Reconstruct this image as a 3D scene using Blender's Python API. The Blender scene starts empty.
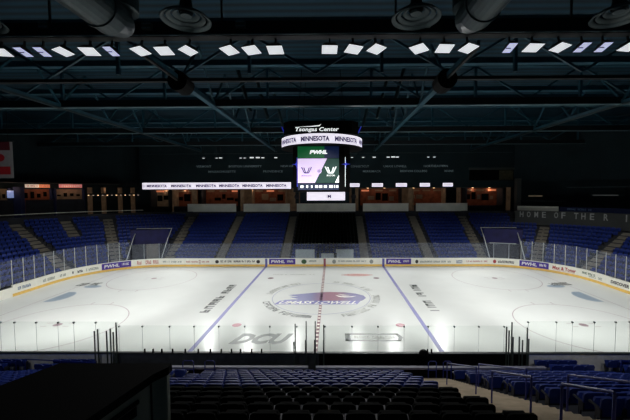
import bpy, math, random
from mathutils import Vector, Matrix
random.seed(7)
S = bpy.context.scene
COL = S.collection
PI = math.pi
RAD = math.radians

# ------------------------------------------------------------------ materials
def srgb(c):
    return tuple((x / 255 / 12.92) if x / 255 <= .04045 else ((x / 255 + .055) / 1.055) ** 2.4 for x in c)

MATS = {}
def mat(name, rgb, rough=.6, metal=0.0, emit=0.0, var=.12, scale=3.0, spec=.5, emit_rgb=None):
    if name in MATS: return MATS[name]
    m = bpy.data.materials.new(name); m.use_nodes = True
    nt = m.node_tree; n = nt.nodes; b = n['Principled BSDF']
    c = srgb(rgb)
    b.inputs['Roughness'].default_value = rough
    b.inputs['Metallic'].default_value = metal
    b.inputs['Specular IOR Level'].default_value = spec
    if var > 0:
        tc = n.new('ShaderNodeTexCoord'); no = n.new('ShaderNodeTexNoise'); cr = n.new('ShaderNodeValToRGB')
        no.inputs['Scale'].default_value = scale; no.inputs['Detail'].default_value = 4
        nt.links.new(tc.outputs['Object'], no.inputs['Vector']); nt.links.new(no.outputs['Fac'], cr.inputs['Fac'])
        cr.color_ramp.elements[0].position = .3; cr.color_ramp.elements[1].position = .7
        cr.color_ramp.elements[0].color = tuple(x * (1 - var) for x in c) + (1,)
        cr.color_ramp.elements[1].color = tuple(min(1, x * (1 + var)) for x in c) + (1,)
        nt.links.new(cr.outputs['Color'], b.inputs['Base Color'])
    else:
        b.inputs['Base Color'].default_value = c + (1,)
    if emit:
        b.inputs['Emission Color'].default_value = srgb(emit_rgb or rgb) + (1,)
        b.inputs['Emission Strength'].default_value = emit
    MATS[name] = m
    return m

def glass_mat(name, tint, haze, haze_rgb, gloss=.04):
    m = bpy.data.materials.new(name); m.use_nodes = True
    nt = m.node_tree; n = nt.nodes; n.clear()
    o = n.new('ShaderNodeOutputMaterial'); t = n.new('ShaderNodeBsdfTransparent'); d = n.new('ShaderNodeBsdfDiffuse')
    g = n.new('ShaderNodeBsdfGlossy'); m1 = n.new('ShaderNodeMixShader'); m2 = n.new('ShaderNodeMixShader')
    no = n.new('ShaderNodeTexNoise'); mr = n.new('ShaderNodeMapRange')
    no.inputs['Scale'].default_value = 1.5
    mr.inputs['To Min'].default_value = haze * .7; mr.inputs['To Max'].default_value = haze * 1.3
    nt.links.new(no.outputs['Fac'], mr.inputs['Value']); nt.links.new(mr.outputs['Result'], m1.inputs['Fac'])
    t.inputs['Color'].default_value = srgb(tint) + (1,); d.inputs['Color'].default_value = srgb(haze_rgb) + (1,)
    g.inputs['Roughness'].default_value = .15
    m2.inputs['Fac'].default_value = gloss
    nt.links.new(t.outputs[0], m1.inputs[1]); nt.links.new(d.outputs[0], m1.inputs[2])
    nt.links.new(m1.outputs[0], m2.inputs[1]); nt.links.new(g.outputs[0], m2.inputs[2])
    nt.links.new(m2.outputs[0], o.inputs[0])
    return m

M_ice = mat('ice', (226, 230, 226), rough=.2, var=.03, scale=.35, spec=.032)
M_white = mat('board_white', (244, 244, 232), rough=.5, var=.04)
M_cap = mat('board_cap', (60, 66, 66), rough=.5)
M_yellow = mat('kick_yellow', (240, 200, 104), rough=.5, var=.08)
M_backgrey = mat('board_back_grey', (236, 238, 240), rough=.7)
M_blueseat = mat('seat_blue', (42, 62, 140), rough=.5, spec=.25, var=.15, scale=2)
M_bluebright = mat('rail_blue', (38, 52, 140), rough=.4)
M_blackseat = mat('seat_black', (13, 19, 16), rough=.8, spec=.06, var=.15, scale=2)
M_seatmetal = mat('seat_metal', (38, 42, 56), rough=.5, metal=.3)
M_conc = mat('concrete_dark', (52, 54, 60), rough=.85, var=.2, scale=1.2)
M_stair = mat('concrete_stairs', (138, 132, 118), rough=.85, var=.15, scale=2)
M_stair_near = mat('concrete_stairs_near', (196, 178, 150), rough=.85, var=.15, scale=2)  # brighter copy of the stair concrete, standing in for light on near steps
M_parapet = mat('parapet_grey', (240, 240, 226), rough=.8, var=.1, scale=.6)
M_teal = mat('teal_wall', (16, 40, 46), rough=.8, var=.2, scale=.3)
M_teal2 = mat('teal_steel', (34, 78, 94), rough=.5, var=.15)
M_steel_l = mat('steel_light', (88, 112, 118), rough=.5, var=.1)
M_dkbeam = mat('dark_beam', (10, 16, 20), rough=.7)
M_duct = mat('duct_metal', (50, 66, 70), rough=.45, metal=.35, var=.15)
M_black = mat('black_plastic', (8, 8, 8), rough=.8, spec=.12, var=.1)
M_black_lit = mat('black_case_lit_side', (132, 140, 130), rough=.6, var=.15)  # grey colour stands in for light on the side of the black case
M_void = mat('black_void', (4, 5, 6), rough=.9, var=0, spec=.1)
M_rail = mat('white_rail', (196, 200, 196), rough=.4)
M_post = mat('glass_post', (150, 160, 165), rough=.4, metal=.2)
M_clamp = mat('glass_clamp', (128, 138, 134), rough=.5)
M_dkpost = mat('dark_post', (66, 76, 70), rough=.5)
M_floor = mat('floor_grey', (60, 62, 64), rough=.8)
M_purple = mat('ad_purple', (70, 44, 150), rough=.5, var=.03)
M_adwhite = mat('ad_white', (244, 244, 232), rough=.5, var=.03)
M_txtwhite = mat('text_white', (235, 235, 235), rough=.5, var=0)
M_txtdark = mat('text_dark', (50, 46, 44), rough=.6, var=0)
M_txtgrey = mat('text_grey', (150, 156, 150), rough=.6, var=0)
M_txtred = mat('text_red', (170, 60, 60), rough=.6, var=0)
M_txtpink = mat('text_pink', (196, 130, 120), rough=.6, var=0)
M_txtgreen = mat('text_green', (60, 92, 60), rough=.6, var=0)
M_txtblue = mat('text_blue', (96, 124, 160), rough=.6, var=0)
M_blueline = mat('ice_blue', (96, 98, 168), rough=.4, var=.1, scale=1)
M_redline = mat('ice_red', (158, 84, 100), rough=.4, var=.08)
M_redlinedk = mat('ice_red_dark', (104, 72, 78), rough=.4, var=.08)
M_faint = mat('ice_faint_ring', (158, 138, 144), rough=.4, var=.12)
M_ringblue = mat('ice_ring_blue', (150, 156, 178), rough=.4, var=.12)
M_icegrey = mat('ice_grey_text', (74, 84, 80), rough=.4, var=.2, scale=2)
M_icegrey2 = mat('ice_grey_light', (164, 170, 162), rough=.4, var=.2, scale=2)
M_crease = mat('ice_crease', (156, 174, 188), rough=.4, var=.08)
M_pinkice = mat('ice_pink', (208, 164, 158), rough=.4, var=.08)
M_lamp = mat('lamp_face', (226, 230, 234), rough=.4, var=0, emit=.72, emit_rgb=(226, 230, 234))
M_lamp2 = mat('lamp_face_violet', (200, 205, 240), rough=.4, var=0, emit=.62, emit_rgb=(196, 200, 238))
M_ledwhite = mat('led_white', (240, 232, 246), rough=.5, var=0, emit=.95, emit_rgb=(240, 234, 248))
M_ledpurple = mat('led_purple_text', (74, 52, 130), rough=.5, var=0, emit=.12, emit_rgb=(70, 50, 130))
M_ledgreen = mat('led_green', (20, 92, 50), rough=.5, var=0, emit=.7, emit_rgb=(16, 84, 44))
M_leddkgreen = mat('led_dark_green', (12, 58, 48), rough=.5, var=0, emit=.7, emit_rgb=(12, 58, 50))
M_lednavy = mat('led_navy', (14, 30, 64), rough=.5, var=0, emit=.6, emit_rgb=(12, 26, 60))
M_ledlav = mat('led_lavender', (216, 196, 232), rough=.5, var=0, emit=.85, emit_rgb=(216, 198, 234))
M_ledtext = mat('led_text_white', (240, 245, 245), rough=.5, var=0, emit=1.0)
M_blueled = mat('led_blue_strip', (50, 60, 220), rough=.5, var=0, emit=.5, emit_rgb=(40, 50, 190))
M_signorange = mat('sign_orange', (220, 130, 90), rough=.5, var=.1, emit=.55, emit_rgb=(220, 130, 90))
M_signcream = mat('sign_cream', (225, 200, 180), rough=.5, var=.1, emit=.6, emit_rgb=(225, 200, 180))
M_signpink = mat('sign_pink', (205, 120, 110), rough=.5, var=.1, emit=.6, emit_rgb=(205, 125, 120))
M_warm = mat('warm_brown', (116, 66, 44), rough=.8, var=.5, scale=1.2, emit=.035, emit_rgb=(150, 74, 44))  # weak orange emission paints stall glow into the brown
M_beige = mat('warm_beige', (130, 108, 86), rough=.8, var=.4, scale=1.2, emit=.05, emit_rgb=(150, 120, 90))  # weak emission paints concourse glow into the beige
M_warmlamp = mat('warm_lamp', (255, 214, 170), rough=.5, var=0, emit=2.0, emit_rgb=(255, 205, 150))
M_bandgrey = mat('band_grey', (64, 68, 66), rough=.7, var=.12, scale=.8)
M_bandtext = mat('band_letters', (150, 154, 150), rough=.6, var=0, emit=.05, emit_rgb=(170, 174, 170))  # letters emit faintly in place of light on them
M_walltext = mat('wall_letters', (130, 146, 150), rough=.6, var=0, emit=.16, emit_rgb=(110, 130, 135))
M_bannerw = mat('banner_white', (150, 150, 150), rough=.8, var=.1, emit=.04, emit_rgb=(150, 150, 150))  # banner cloth and stripes emit faintly in place of light on them
M_bannerr = mat('banner_red', (140, 24, 30), rough=.8, var=.1, emit=.12, emit_rgb=(120, 20, 26))
M_bannerdr = mat('banner_darkred', (60, 16, 22), rough=.8, var=.1, emit=.15, emit_rgb=(56, 14, 22))
M_screenblue = mat('screen_blue', (150, 170, 220), rough=.5, var=.3, scale=4, emit=.5, emit_rgb=(140, 160, 215))
M_darkblue = mat('dark_blue_wall', (22, 34, 70), rough=.8, var=.1, emit=.03)
M_cover = mat('tunnel_cover', (34, 34, 90), rough=.7, var=.25, scale=1)
M_panelw = mat('white_partition', (196, 204, 204), rough=.5, var=.06)
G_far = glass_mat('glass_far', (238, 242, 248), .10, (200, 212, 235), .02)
G_near = glass_mat('glass_near', (247, 250, 248), .03, (225, 235, 230), .006)

# roof deck: dark teal sheet with ribs
def deck_mat():
    m = bpy.data.materials.new('roof_deck'); m.use_nodes = True
    nt = m.node_tree; n = nt.nodes; b = n['Principled BSDF']
    tc = n.new('ShaderNodeTexCoord'); w = n.new('ShaderNodeTexWave'); cr = n.new('ShaderNodeValToRGB')
    w.wave_type = 'BANDS'; w.bands_direction = 'Y'; w.inputs['Scale'].default_value = .45
    w.inputs['Distortion'].default_value = .4
    nt.links.new(tc.outputs['Object'], w.inputs['Vector']); nt.links.new(w.outputs['Fac'], cr.inputs['Fac'])
    cr.color_ramp.elements[0].color = srgb((8, 34, 46)) + (1,)
    cr.color_ramp.elements[1].color = srgb((14, 64, 84)) + (1,)
    nt.links.new(cr.outputs['Color'], b.inputs['Base Color']); b.inputs['Roughness'].default_value = .8
    return m
M_deck = deck_mat()

def logo_mat():
    m = bpy.data.materials.new('ice_logo_gradient'); m.use_nodes = True
    nt = m.node_tree; n = nt.nodes; b = n['Principled BSDF']
    tc = n.new('ShaderNodeTexCoord'); sx = n.new('ShaderNodeSeparateXYZ'); mr = n.new('ShaderNodeMapRange'); cr = n.new('ShaderNodeValToRGB')
    nt.links.new(tc.outputs['Object'], sx.inputs[0]); nt.links.new(sx.outputs['X'], mr.inputs['Value'])
    mr.inputs['From Min'].default_value = -3.6; mr.inputs['From Max'].default_value = 4.4
    nt.links.new(mr.outputs['Result'], cr.inputs['Fac']); e = cr.color_ramp.elements
    e[0].position = 0.0; e[0].color = srgb((96, 104, 168)) + (1,)
    e[1].position = 1.0; e[1].color = srgb((62, 70, 142)) + (1,)
    for p, c in ((.33, (92, 94, 150)), (.5, (146, 88, 112)), (.64, (140, 82, 104)), (.78, (88, 78, 132))):
        k = e.new(p); k.color = srgb(c) + (1,)
    nt.links.new(cr.outputs['Color'], b.inputs['Base Color']); b.inputs['Roughness'].default_value = .4
    return m
M_logo = logo_mat()

# ------------------------------------------------------------------ mesh builder
class MB:
    def __init__(s): s.v = []; s.f = []; s.m = []
    def add(s, vs, fs, mi=0):
        b = len(s.v); s.v += [tuple(v) for v in vs]
        for f in fs: s.f.append(tuple(i + b for i in f)); s.m.append(mi)
        return s
    def box(s, x0, x1, y0, y1, z0, z1, mi=0, M=None):
        vs = [Vector((x, y, z)) for z in (z0, z1) for y in (y0, y1) for x in (x0, x1)]
        if M is not None: vs = [M @ v for v in vs]
        return s.add(vs, [(0, 2, 3, 1), (4, 5, 7, 6), (0, 1, 5, 4), (2, 6, 7, 3), (0, 4, 6, 2), (1, 3, 7, 5)], mi)
    def bar(s, a, b, w=.1, h=None, mi=0, up=(0, 0, 1)):
        a = Vector(a); b = Vector(b); h = h or w; d = (b - a)
        if d.length < 1e-6: return s
        d.normalize(); u = Vector(up)
        if abs(d.dot(u)) > .98: u = Vector((1, 0, 0))
        r = d.cross(u).normalized(); u = r.cross(d).normalized()
        vs = []
        for p in (a, b):
            for sx, sz in ((-1, -1), (1, -1), (1, 1), (-1, 1)): vs.append(p + r * (sx * w / 2) + u * (sz * h / 2))
        return s.add(vs, [(0, 1, 2, 3), (7, 6, 5, 4), (0, 4, 5, 1), (1, 5, 6, 2), (2, 6, 7, 3), (3, 7, 4, 0)], mi)
    def tube(s, pts, r=.03, n=8, mi=0, caps=True):
        pts = [Vector(p) for p in pts]; rings = []
        for i, p in enumerate(pts):
            d = (pts[min(i + 1, len(pts) - 1)] - pts[max(i - 1, 0)]).normalized()
            u = Vector((0, 0, 1)) if abs(d.z) < .95 else Vector((1, 0, 0))
            a = d.cross(u).normalized(); b = a.cross(d).normalized()
            rr = r[i] if isinstance(r, (list, tuple)) else r
            rings.append([p + (a * math.cos(2 * PI * k / n) + b * math.sin(2 * PI * k / n)) * rr for k in range(n)])
        vs = [v for R in rings for v in R]; fs = []
        for i in range(len(rings) - 1):
            for k in range(n): fs.append((i * n + k, i * n + (k + 1) % n, (i + 1) * n + (k + 1) % n, (i + 1) * n + k))
        if caps: fs.append(tuple(range(n - 1, -1, -1))); fs.append(tuple((len(rings) - 1) * n + k for k in range(n)))
        return s.add(vs, fs, mi)
    def lathe(s, prof, c=(0, 0, 0), n=32, mi=0, a0=0, a1=2 * PI):
        full = abs(a1 - a0 - 2 * PI) < 1e-6; m = n if full else n + 1; vs = []
        for k in range(m):
            a = a0 + (a1 - a0) * k / n
            for r, z in prof: vs.append((c[0] + r * math.cos(a), c[1] + r * math.sin(a), c[2] + z))
        P = len(prof); fs = []
        for k in range(n):
            k2 = (k + 1) % m
            for j in range(P - 1): fs.append((k * P + j, k2 * P + j, k2 * P + j + 1, k * P + j + 1))
        return s.add(vs, fs, mi)
    def prism(s, poly, fn, t0, t1, mi=0):
        """poly: 2d outline, fn(u,v,t)->3d, t0..t1 thickness"""
        n = len(poly)
        vs = [fn(u, v, t0) for u, v in poly] + [fn(u, v, t1) for u, v in poly]
        fs = [tuple(range(n - 1, -1, -1)), tuple(range(n, 2 * n))] + [(i, (i + 1) % n, n + (i + 1) % n, n + i) for i in range(n)]
        return s.add(vs, fs, mi)
    def mesh(s, name, mats):
        me = bpy.data.meshes.new(name); me.from_pydata(s.v, [], s.f)
        for m in (mats if isinstance(mats, (list, tuple)) else [mats]): me.materials.append(m)
        if any(s.m): me.polygons.foreach_set('material_index', s.m)
        me.update()
        return me
    def build(s, name, mats, parent=None, smooth=False, label=None):
        me = s.mesh(name, mats)
        if smooth: me.shade_smooth()
        o = bpy.data.objects.new(name, me); COL.objects.link(o)
        if parent is not None: o.parent = parent; o.matrix_parent_inverse = Matrix.Translation(parent.location).inverted() if parent.type == 'EMPTY' and parent.rotation_euler.z == 0 else Matrix.Identity(4)
        if label: o['label'] = label
        return o

def tag(o, label, cat, group=None, kind=None):
    if label: o['label'] = label
    if cat: o['category'] = cat
    if group: o['group'] = group
    if kind: o['kind'] = kind
    return o
def thing(name, loc, label, cat, group=None):
    o = bpy.data.objects.new(name, None); COL.objects.link(o); o.location = loc; o.empty_display_size = .2
    return tag(o, label, cat, group)
def struct(o): o['kind'] = 'structure'; return o

ORD = ['zeroth', 'first', 'second', 'third', 'fourth', 'fifth', 'sixth', 'seventh', 'eighth', 'ninth', 'tenth', 'eleventh', 'twelfth', 'thirteenth', 'fourteenth',
       'fifteenth', 'sixteenth', 'seventeenth', 'eighteenth', 'nineteenth', 'twentieth', 'twenty-first', 'twenty-second', 'twenty-third', 'twenty-fourth', 'twenty-fifth', 'twenty-sixth', 'twenty-seventh', 'twenty-eighth', 'twenty-ninth', 'thirtieth']

# text -> flat polygons (verts 2d, faces) fitted to a box
_tc = {}
def text_geo(s, bold=0.0, shear=0.0):
    key = (s, bold, shear)
    if key in _tc: return _tc[key]
    cu = bpy.data.curves.new('t', 'FONT'); cu.body = s; cu.offset = bold; cu.shear = shear; cu.resolution_u = 2; cu.fill_mode = 'FRONT'
    ob = bpy.data.objects.new('t', cu); COL.objects.link(ob)
    dg = bpy.context.evaluated_depsgraph_get(); me = ob.evaluated_get(dg).to_mesh()
    vs = [(v.co.x, v.co.y) for v in me.vertices]; fs = [tuple(p.vertices) for p in me.polygons]
    ob.evaluated_get(dg).to_mesh_clear(); bpy.data.objects.remove(ob); bpy.data.curves.remove(cu)
    x0 = min(v[0] for v in vs); x1 = max(v[0] for v in vs); y0 = min(v[1] for v in vs); y1 = max(v[1] for v in vs)
    vs = [((x - x0) / (x1 - x0), (y - y0) / (y1 - y0)) for x, y in vs]
    _tc[key] = (vs, fs); return _tc[key]
def text_on(mb, s, fn, bold=0.0, shear=0.0, mi=0):
    vs, fs = text_geo(s, bold, shear)
    return mb.add([fn(u, v) for u, v in vs], fs, mi)
def strokes_on(mb, n, fn, seed=1, mi=0, t=.22):
    """a line of n small letter-like strokes for writing too small to read in the photograph"""
    rd = random.Random(seed); w = 1.0 / n
    def q(u0, u1, v0, v1): mb.add([fn(u0, v0), fn(u1, v0), fn(u1, v1), fn(u0, v1)], [(0, 1, 2, 3)], mi)
    for i in range(n):
        a = i * w + w * .12; b = (i + 1) * w - w * .12; k = rd.randrange(6); s = (b - a) * .34
        if k == 5 and n > 6: continue
        q(a, a + s, 0, 1)
        if k in (0, 1, 3): q(a, b, 1 - t, 1)
        if k in (1, 2, 4): q(a, b, 0, t)
        if k in (0, 2, 3): q(b - s, b, 0, 1)
        if k in (3, 4): q(a, b, .5 - t / 2, .5 + t / 2)

# ------------------------------------------------------------------ rink path
L = 29.4; W = 12.87; R0 = 8.5; CX = L - R0; CY = W - R0
ARC = R0 * PI / 2
def path(s, off=0.0):
    """s measured along the far side from its middle; off>0 outward. returns x,y,(outward dir)"""
    sg = 1 if s >= 0 else -1; a = abs(s); r = R0 + off
    if a <= CX: return Vector((s, CY + r)), Vector((0, 1))
    if a <= CX + ARC:
        t = (a - CX) / R0; d = Vector((sg * math.sin(t), math.cos(t)))
        return Vector((sg * CX, CY)) + d * r, d
    return Vector((sg * (CX + r), CY - (a - CX - ARC))), Vector((sg, 0))
def bpt(s, z, off=0.0):
    p, d = path(s, off); return Vector((p.x, p.y, z))
def arcp(deg, r, side=1):
    t = RAD(deg); return Vector((side * (CX + r * math.sin(t)), CY + r * math.cos(t)))
SMAX = CX + ARC + CY   # middle of an end
HALF = 2 * SMAX

def loft(mb, samples, prof, mi=0, close=False):
    """samples: list of (point2d at r=0 basis c, dir); prof: list (r,z)"""
    P = len(prof); vs = []
    for c, d in samples:
        for r, z in prof: vs.append((c[0] + d[0] * r, c[1] + d[1] * r, z))
    fs = []
    for i in range(len(samples) - 1):
        for j in range(P - 1): fs.append((i * P + j, (i + 1) * P + j, (i + 1) * P + j + 1, i * P + j + 1))
    return mb.add(vs, fs, mi)
def samples_far(a0=-90, a1=90, ends=CY, step=4):
    """basis samples from left end round to right end; a0/a1 degrees of the corner arcs"""
    out = []
    if a0 <= -90 and ends > 0: out += [((-CX, CY - ends), (-1, 0))]
    n = int(round((min(a0, 0) * -1) / step))
    for i in range(n, 0, -1): out.append(((-CX, CY), (-math.sin(RAD(i * step * (-a0 / (n * step)))), math.cos(RAD(i * step * (-a0 / (n * step)))))))
    out.append(((-CX, CY), (0, 1))); out.append(((CX, CY), (0, 1)))
    n = int(round(a1 / step))
    for i in range(1, n + 1): out.append(((CX, CY), (math.sin(RAD(i * a1 / n)), math.cos(RAD(i * a1 / n)))))
    if a1 >= 90 and ends > 0: out += [((CX, CY - ends), (1, 0))]
    return out

# ------------------------------------------------------------------ floor and ice
struct(MB().box(-62, 62, -40, 50, -.5, -.12).build('floor', M_floor))
ice = MB()
loop = []
for q in range(4):
    cx, cy = ((1, 1), (-1, 1), (-1, -1), (1, -1))[q]
    for i in range(13):
        t = RAD(q * 90 + i * 7.5); loop.append((cx * CX + math.cos(t) * (R0 - .03), cy * CY + math.sin(t) * (R0 - .03)))
ice.prism(loop, lambda u, v, t: (u, v, t), -.11, 0)
ice = ice.build('ice_sheet', M_ice)
tag(ice, 'white hockey ice sheet with painted lines, circles and logos', 'ice rink')
Z1, Z2, Z3, Z4 = .004, .007, .010, .013
def decal(name, mb, m, label=None):
    o = mb.build(name, m, ice); 
    if label: o['label'] = label
    return o
def quad(mb, x0, x1, y0, y1, z, mi=0): mb.add([(x0, y0, z), (x1, y0, z), (x1, y1, z), (x0, y1, z)], [(0, 1, 2, 3)], mi)
def ring(mb, cx, cy, r, w, z, a0=0, a1=360, n=72, mi=0):
    vs = []; fs = []
    for i in range(n + 1):
        t = RAD(a0 + (a1 - a0) * i / n)
        for rr in (r - w / 2, r + w / 2): vs.append((cx + rr * math.cos(t), cy + rr * math.sin(t), z))
    for i in range(n): fs.append((2 * i, 2 * i + 1, 2 * i + 3, 2 * i + 2))
    mb.add(vs, fs, mi)
def disc(mb, cx, cy, r, z, n=24, mi=0, ry=None):
    ry = ry or r
    mb.add([(cx + r * math.cos(2 * PI * i / n), cy + ry * math.sin(2 * PI * i / n), z) for i in range(n)], [tuple(range(n))], mi)
BX = 7.78
for s in (-1, 1):
    b = MB(); quad(b, s * BX - .15, s * BX + .15, -W + .05, W - .05, Z1); decal('blue_line', b, M_blueline)
b = MB(); quad(b, -.12, .12, -W + .05, W - .05, Z1)
y = -12.6
while y < 12.6:
    quad(b, -.12, .12, y, y + .24, Z2, 1)
    quad(b, -.09, .09, y + .3, y + .54, Z2, 2); y += .62
decal('red_line', b, [M_redline, M_redlinedk, M_adwhite])
b = MB(); ring(b, 0, 0, 4.57, .07, Z2); decal('centre_circle', b, M_ringblue)
for sx in (-1, 1):
    gx = sx * 25.7
    b = MB(); hw = W - R0 + math.sqrt(R0 ** 2 - (abs(gx) - CX) ** 2) - .07; quad(b, gx - .025, gx + .025, -hw, hw, Z1); decal('goal_line', b, M_faint)
    b = MB(); n = 20
    vs = [(gx - sx * .5, -1.5, Z2)] + [(gx - sx * (.9 + .95 * math.cos(RAD(a))), 1.5 * math.sin(RAD(a)), Z2) for a in range(-90, 91, 10)] + [(gx - sx * .5, 1.5, Z2)]
    b.add(vs, [tuple(range(len(vs)))]); decal('goal_crease', b, M_crease)
    for sy in (-1, 1):
        b = MB(); cx = sx * 19.5; cy = sy * 6.7
        ring(b, cx, cy, 4.57, .055, Z1); disc(b, cx, cy, .3, Z2)
        for q in (-1, 1):
            for w_ in (-1, 1):
                quad(b, cx + q * .6 - .45 * (q < 0), cx + q * .6 + .45 * (q > 0), cy + w_ * .3 - .025, cy + w_ * .3 + .025, Z2)
            for h in (-.85, .85): quad(b, cx + h - .03, cx + h + .03, cy + q * 4.57, cy + q * 5.1, Z2)
        decal('faceoff_circle', b, M_faint)
        b = MB(); disc(b, sx * 6.05, sy * 6.75, .34, Z2); decal('faceoff_dot', b, M_redlinedk if sy > 0 else M_redline)
    # grey end-zone marks beyond each crease
    b = MB()
    strokes_on(b, 7, lambda u, v, sx=sx: (sx * 25.2 - 1.1 + 2.2 * u, 3.6 + 1.0 * v + .3 * u, Z3), seed=5 + sx); decal('end_zone_lettering', b, M_icegrey)
    b = MB(); disc(b, sx * 24.2, 3.4, .9, Z2, ry=.45); decal('end_zone_mark', b, M_crease)
# centre logo
b = MB()
b.add([(x, y, Z2) for x, y in ((-3.3, -.95), (-2.1, -.75), (-3.0, -.1), (-2.2, 0), (-3.2, .45), (-1.9, .85), (-.6, 1.25), (.8, 1.45), (2.2, 1.35), (3.3, .9), (4.0, .3), (4.15, -.4), (3.8, -1.1), (3.1, -1.6), (-3.9, -1.6), (-3.5, -1.2))], [tuple(range(16))])
decal('team_logo', b, M_logo)
b = MB()
b.add([(x, y, Z3) for x, y in ((-4.1, -2.2), (3.2, -2.2), (3.6, -1.2), (-3.7, -1.2))], [(0, 1, 2, 3)]); decal('logo_banner', b, M_blueline)
b = MB(); text_on(b, 'UMASS LOWELL', lambda u, v: (-3.8 + 6.9 * u + .25 * v, -2.1 + .8 * v, Z4), bold=.02, shear=.2); decal('logo_lettering', b, M_adwhite)
b = MB()
b.add([(x, y, Z3) for x, y in ((1.3, .45), (1.9, .1), (2.6, .0), (3.3, .15), (2.9, -.15), (2.2, -.25), (1.6, -.05))], [tuple(range(7))])
b.add([(x, y, Z3) for x, y in ((1.5, .75), (2.0, .35), (2.7, .3), (2.1, .55))], [(0, 1, 2, 3)]); decal('logo_highlight', b, M_adwhite)
# ring of lettering round the centre circle
b = MB()
for (a0, a1, n, sd, mi) in ((196, 262, 15, 3, 1), (118, 172, 13, 4, 0), (22, 78, 14, 5, 0), (-70, 10, 18, 6, 0)):
    strokes_on(b, n, lambda u, v, a0=a0, a1=a1: ((4.85 + .62 * v) * math.cos(RAD(a0 + (a1 - a0) * u)), (4.85 + .62 * v) * math.sin(RAD(a0 + (a1 - a0) * u)), Z2), seed=sd, mi=mi)
ring(b, 0, 0, 5.15, .5, Z1, 253, 263, 8, 1)
ring(b, 0, 0, 4.74, .05, Z1, -60, 30, 30, 0)
decal('ring_lettering', b, [M_icegrey2, M_icegrey])
# sponsor marks
b = MB(); text_on(b, 'DCU', lambda u, v: (-5.75 + 3.85 * u + .25 * v, -9.85 + 1.65 * v, Z2), bold=.055, shear=.25); decal('sponsor_lettering', b, M_icegrey)
b = MB()
def rr(x0, x1, y0, y1, z, t, mi=0):
    quad(b, x0, x1, y0, y0 + t, z, mi); quad(b, x0, x1, y1 - t, y1, z, mi); quad(b, x0, x0 + 1.8 * t, y0, y1, z, mi)
    b.add([(x1, y0, z), (x1 + .28, (y0 + y1) / 2, z), (x1, y1, z), (x1 - t, y1, z), (x1 + .28 - 1.6 * t, (y0 + y1) / 2, z), (x1 - t, y0, z)], [(0, 1, 4, 5), (1, 2, 3, 4)], mi)
rr(1.9, 5.55, -9.4, -8.2, Z2, .2)
strokes_on(b, 16, lambda u, v: (2.5 + 2.8 * u, -8.98 + .38 * v, Z2), seed=9, mi=1)
decal('sponsor_box', b, [M_icegrey, M_icegrey2])
for s, x0, x1 in ((-1, -9.85, -9.1), (1, 9.1, 9.85)):
    b = MB()
    for (u0, u1, n, sd) in ((0, .55, 5, 11), (.62, 1, 4, 12)):
        strokes_on(b, n, lambda u, v, s=s, u0=u0, u1=u1: ((-9.15 - .75 * v) if s < 0 else (9.15 + .75 * v), (-4.3 + 8.4 * (u0 + (u1 - u0) * u)) if s < 0 else (4.1 - 8.4 * (u0 + (u1 - u0) * u)), Z2), seed=sd + s, t=.3)
    decal('blue_line_lettering', b, M_icegrey)
b = MB(); disc(b, 3.95, 8.2, 1.6, Z2, ry=.62); decal('pink_sponsor_mark', b, M_pinkice)
b = MB(); strokes_on(b, 16, lambda u, v: (2.1 + 3.7 * u, 8.0 + .4 * v, Z3), seed=21); decal('pink_mark_lettering', b, M_txtpink)
b = MB(); strokes_on(b, 24, lambda u, v: (-6.1 + 5.0 * u, 8.3 + .3 * v, Z2), seed=22); decal('grey_lettering', b, M_icegrey2)

# ------------------------------------------------------------------ dasher boards
def path_samples(s0, s1, step=.5):
    n = max(1, int(round((s1 - s0) / step))); return [s0 + (s1 - s0) * i / n for i in range(n + 1)]
def strip(mb, s0, s1, prof, step=.5, mi=0):
    """prof: list of (off,z)"""
    ss = path_samples(s0, s1, step); P = len(prof); vs = [bpt(s, z, o) for s in ss for o, z in prof]; fs = []
    for i in range(len(ss) - 1):
        for j in range(P): fs.append((i * P + j, i * P + (j + 1) % P, (i + 1) * P + (j + 1) % P, (i + 1) * P + j))
    fs.append(tuple(range(P))); fs.append(tuple((len(ss) - 1) * P + j for j in range(P - 1, -1, -1)))
    return mb.add(vs, fs, mi)
far = thing('dasher_board', (0, W, 0), 'white dasher boards along the far side and ends of the ice', 'rink boards')
b = MB(); strip(b, -SMAX, SMAX, [(0, .26), (.12, .26), (.12, 1.05), (0, 1.05)]); b.build('board_panel', M_white, far)
b = MB(); strip(b, -SMAX, SMAX, [(-.02, .0), (.12, .0), (.12, .27), (-.02, .27)]); b.build('kickplate', M_yellow, far, label='yellow kickplate')
b = MB(); strip(b, -SMAX, SMAX, [(-.03, 1.05), (.14, 1.05), (.14, 1.09), (-.03, 1.09)]); b.build('cap_rail', M_white, far)
for s_, m_ in ((-BX, M_blueline), (BX, M_blueline), (0, M_redline)):
    b = MB(); strip(b, s_ - .15, s_ + .15, [(-.026, .0), (-.021, .0), (-.021, 1.07), (-.026, 1.07)]); b.build('line_marker', m_, far)
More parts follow.
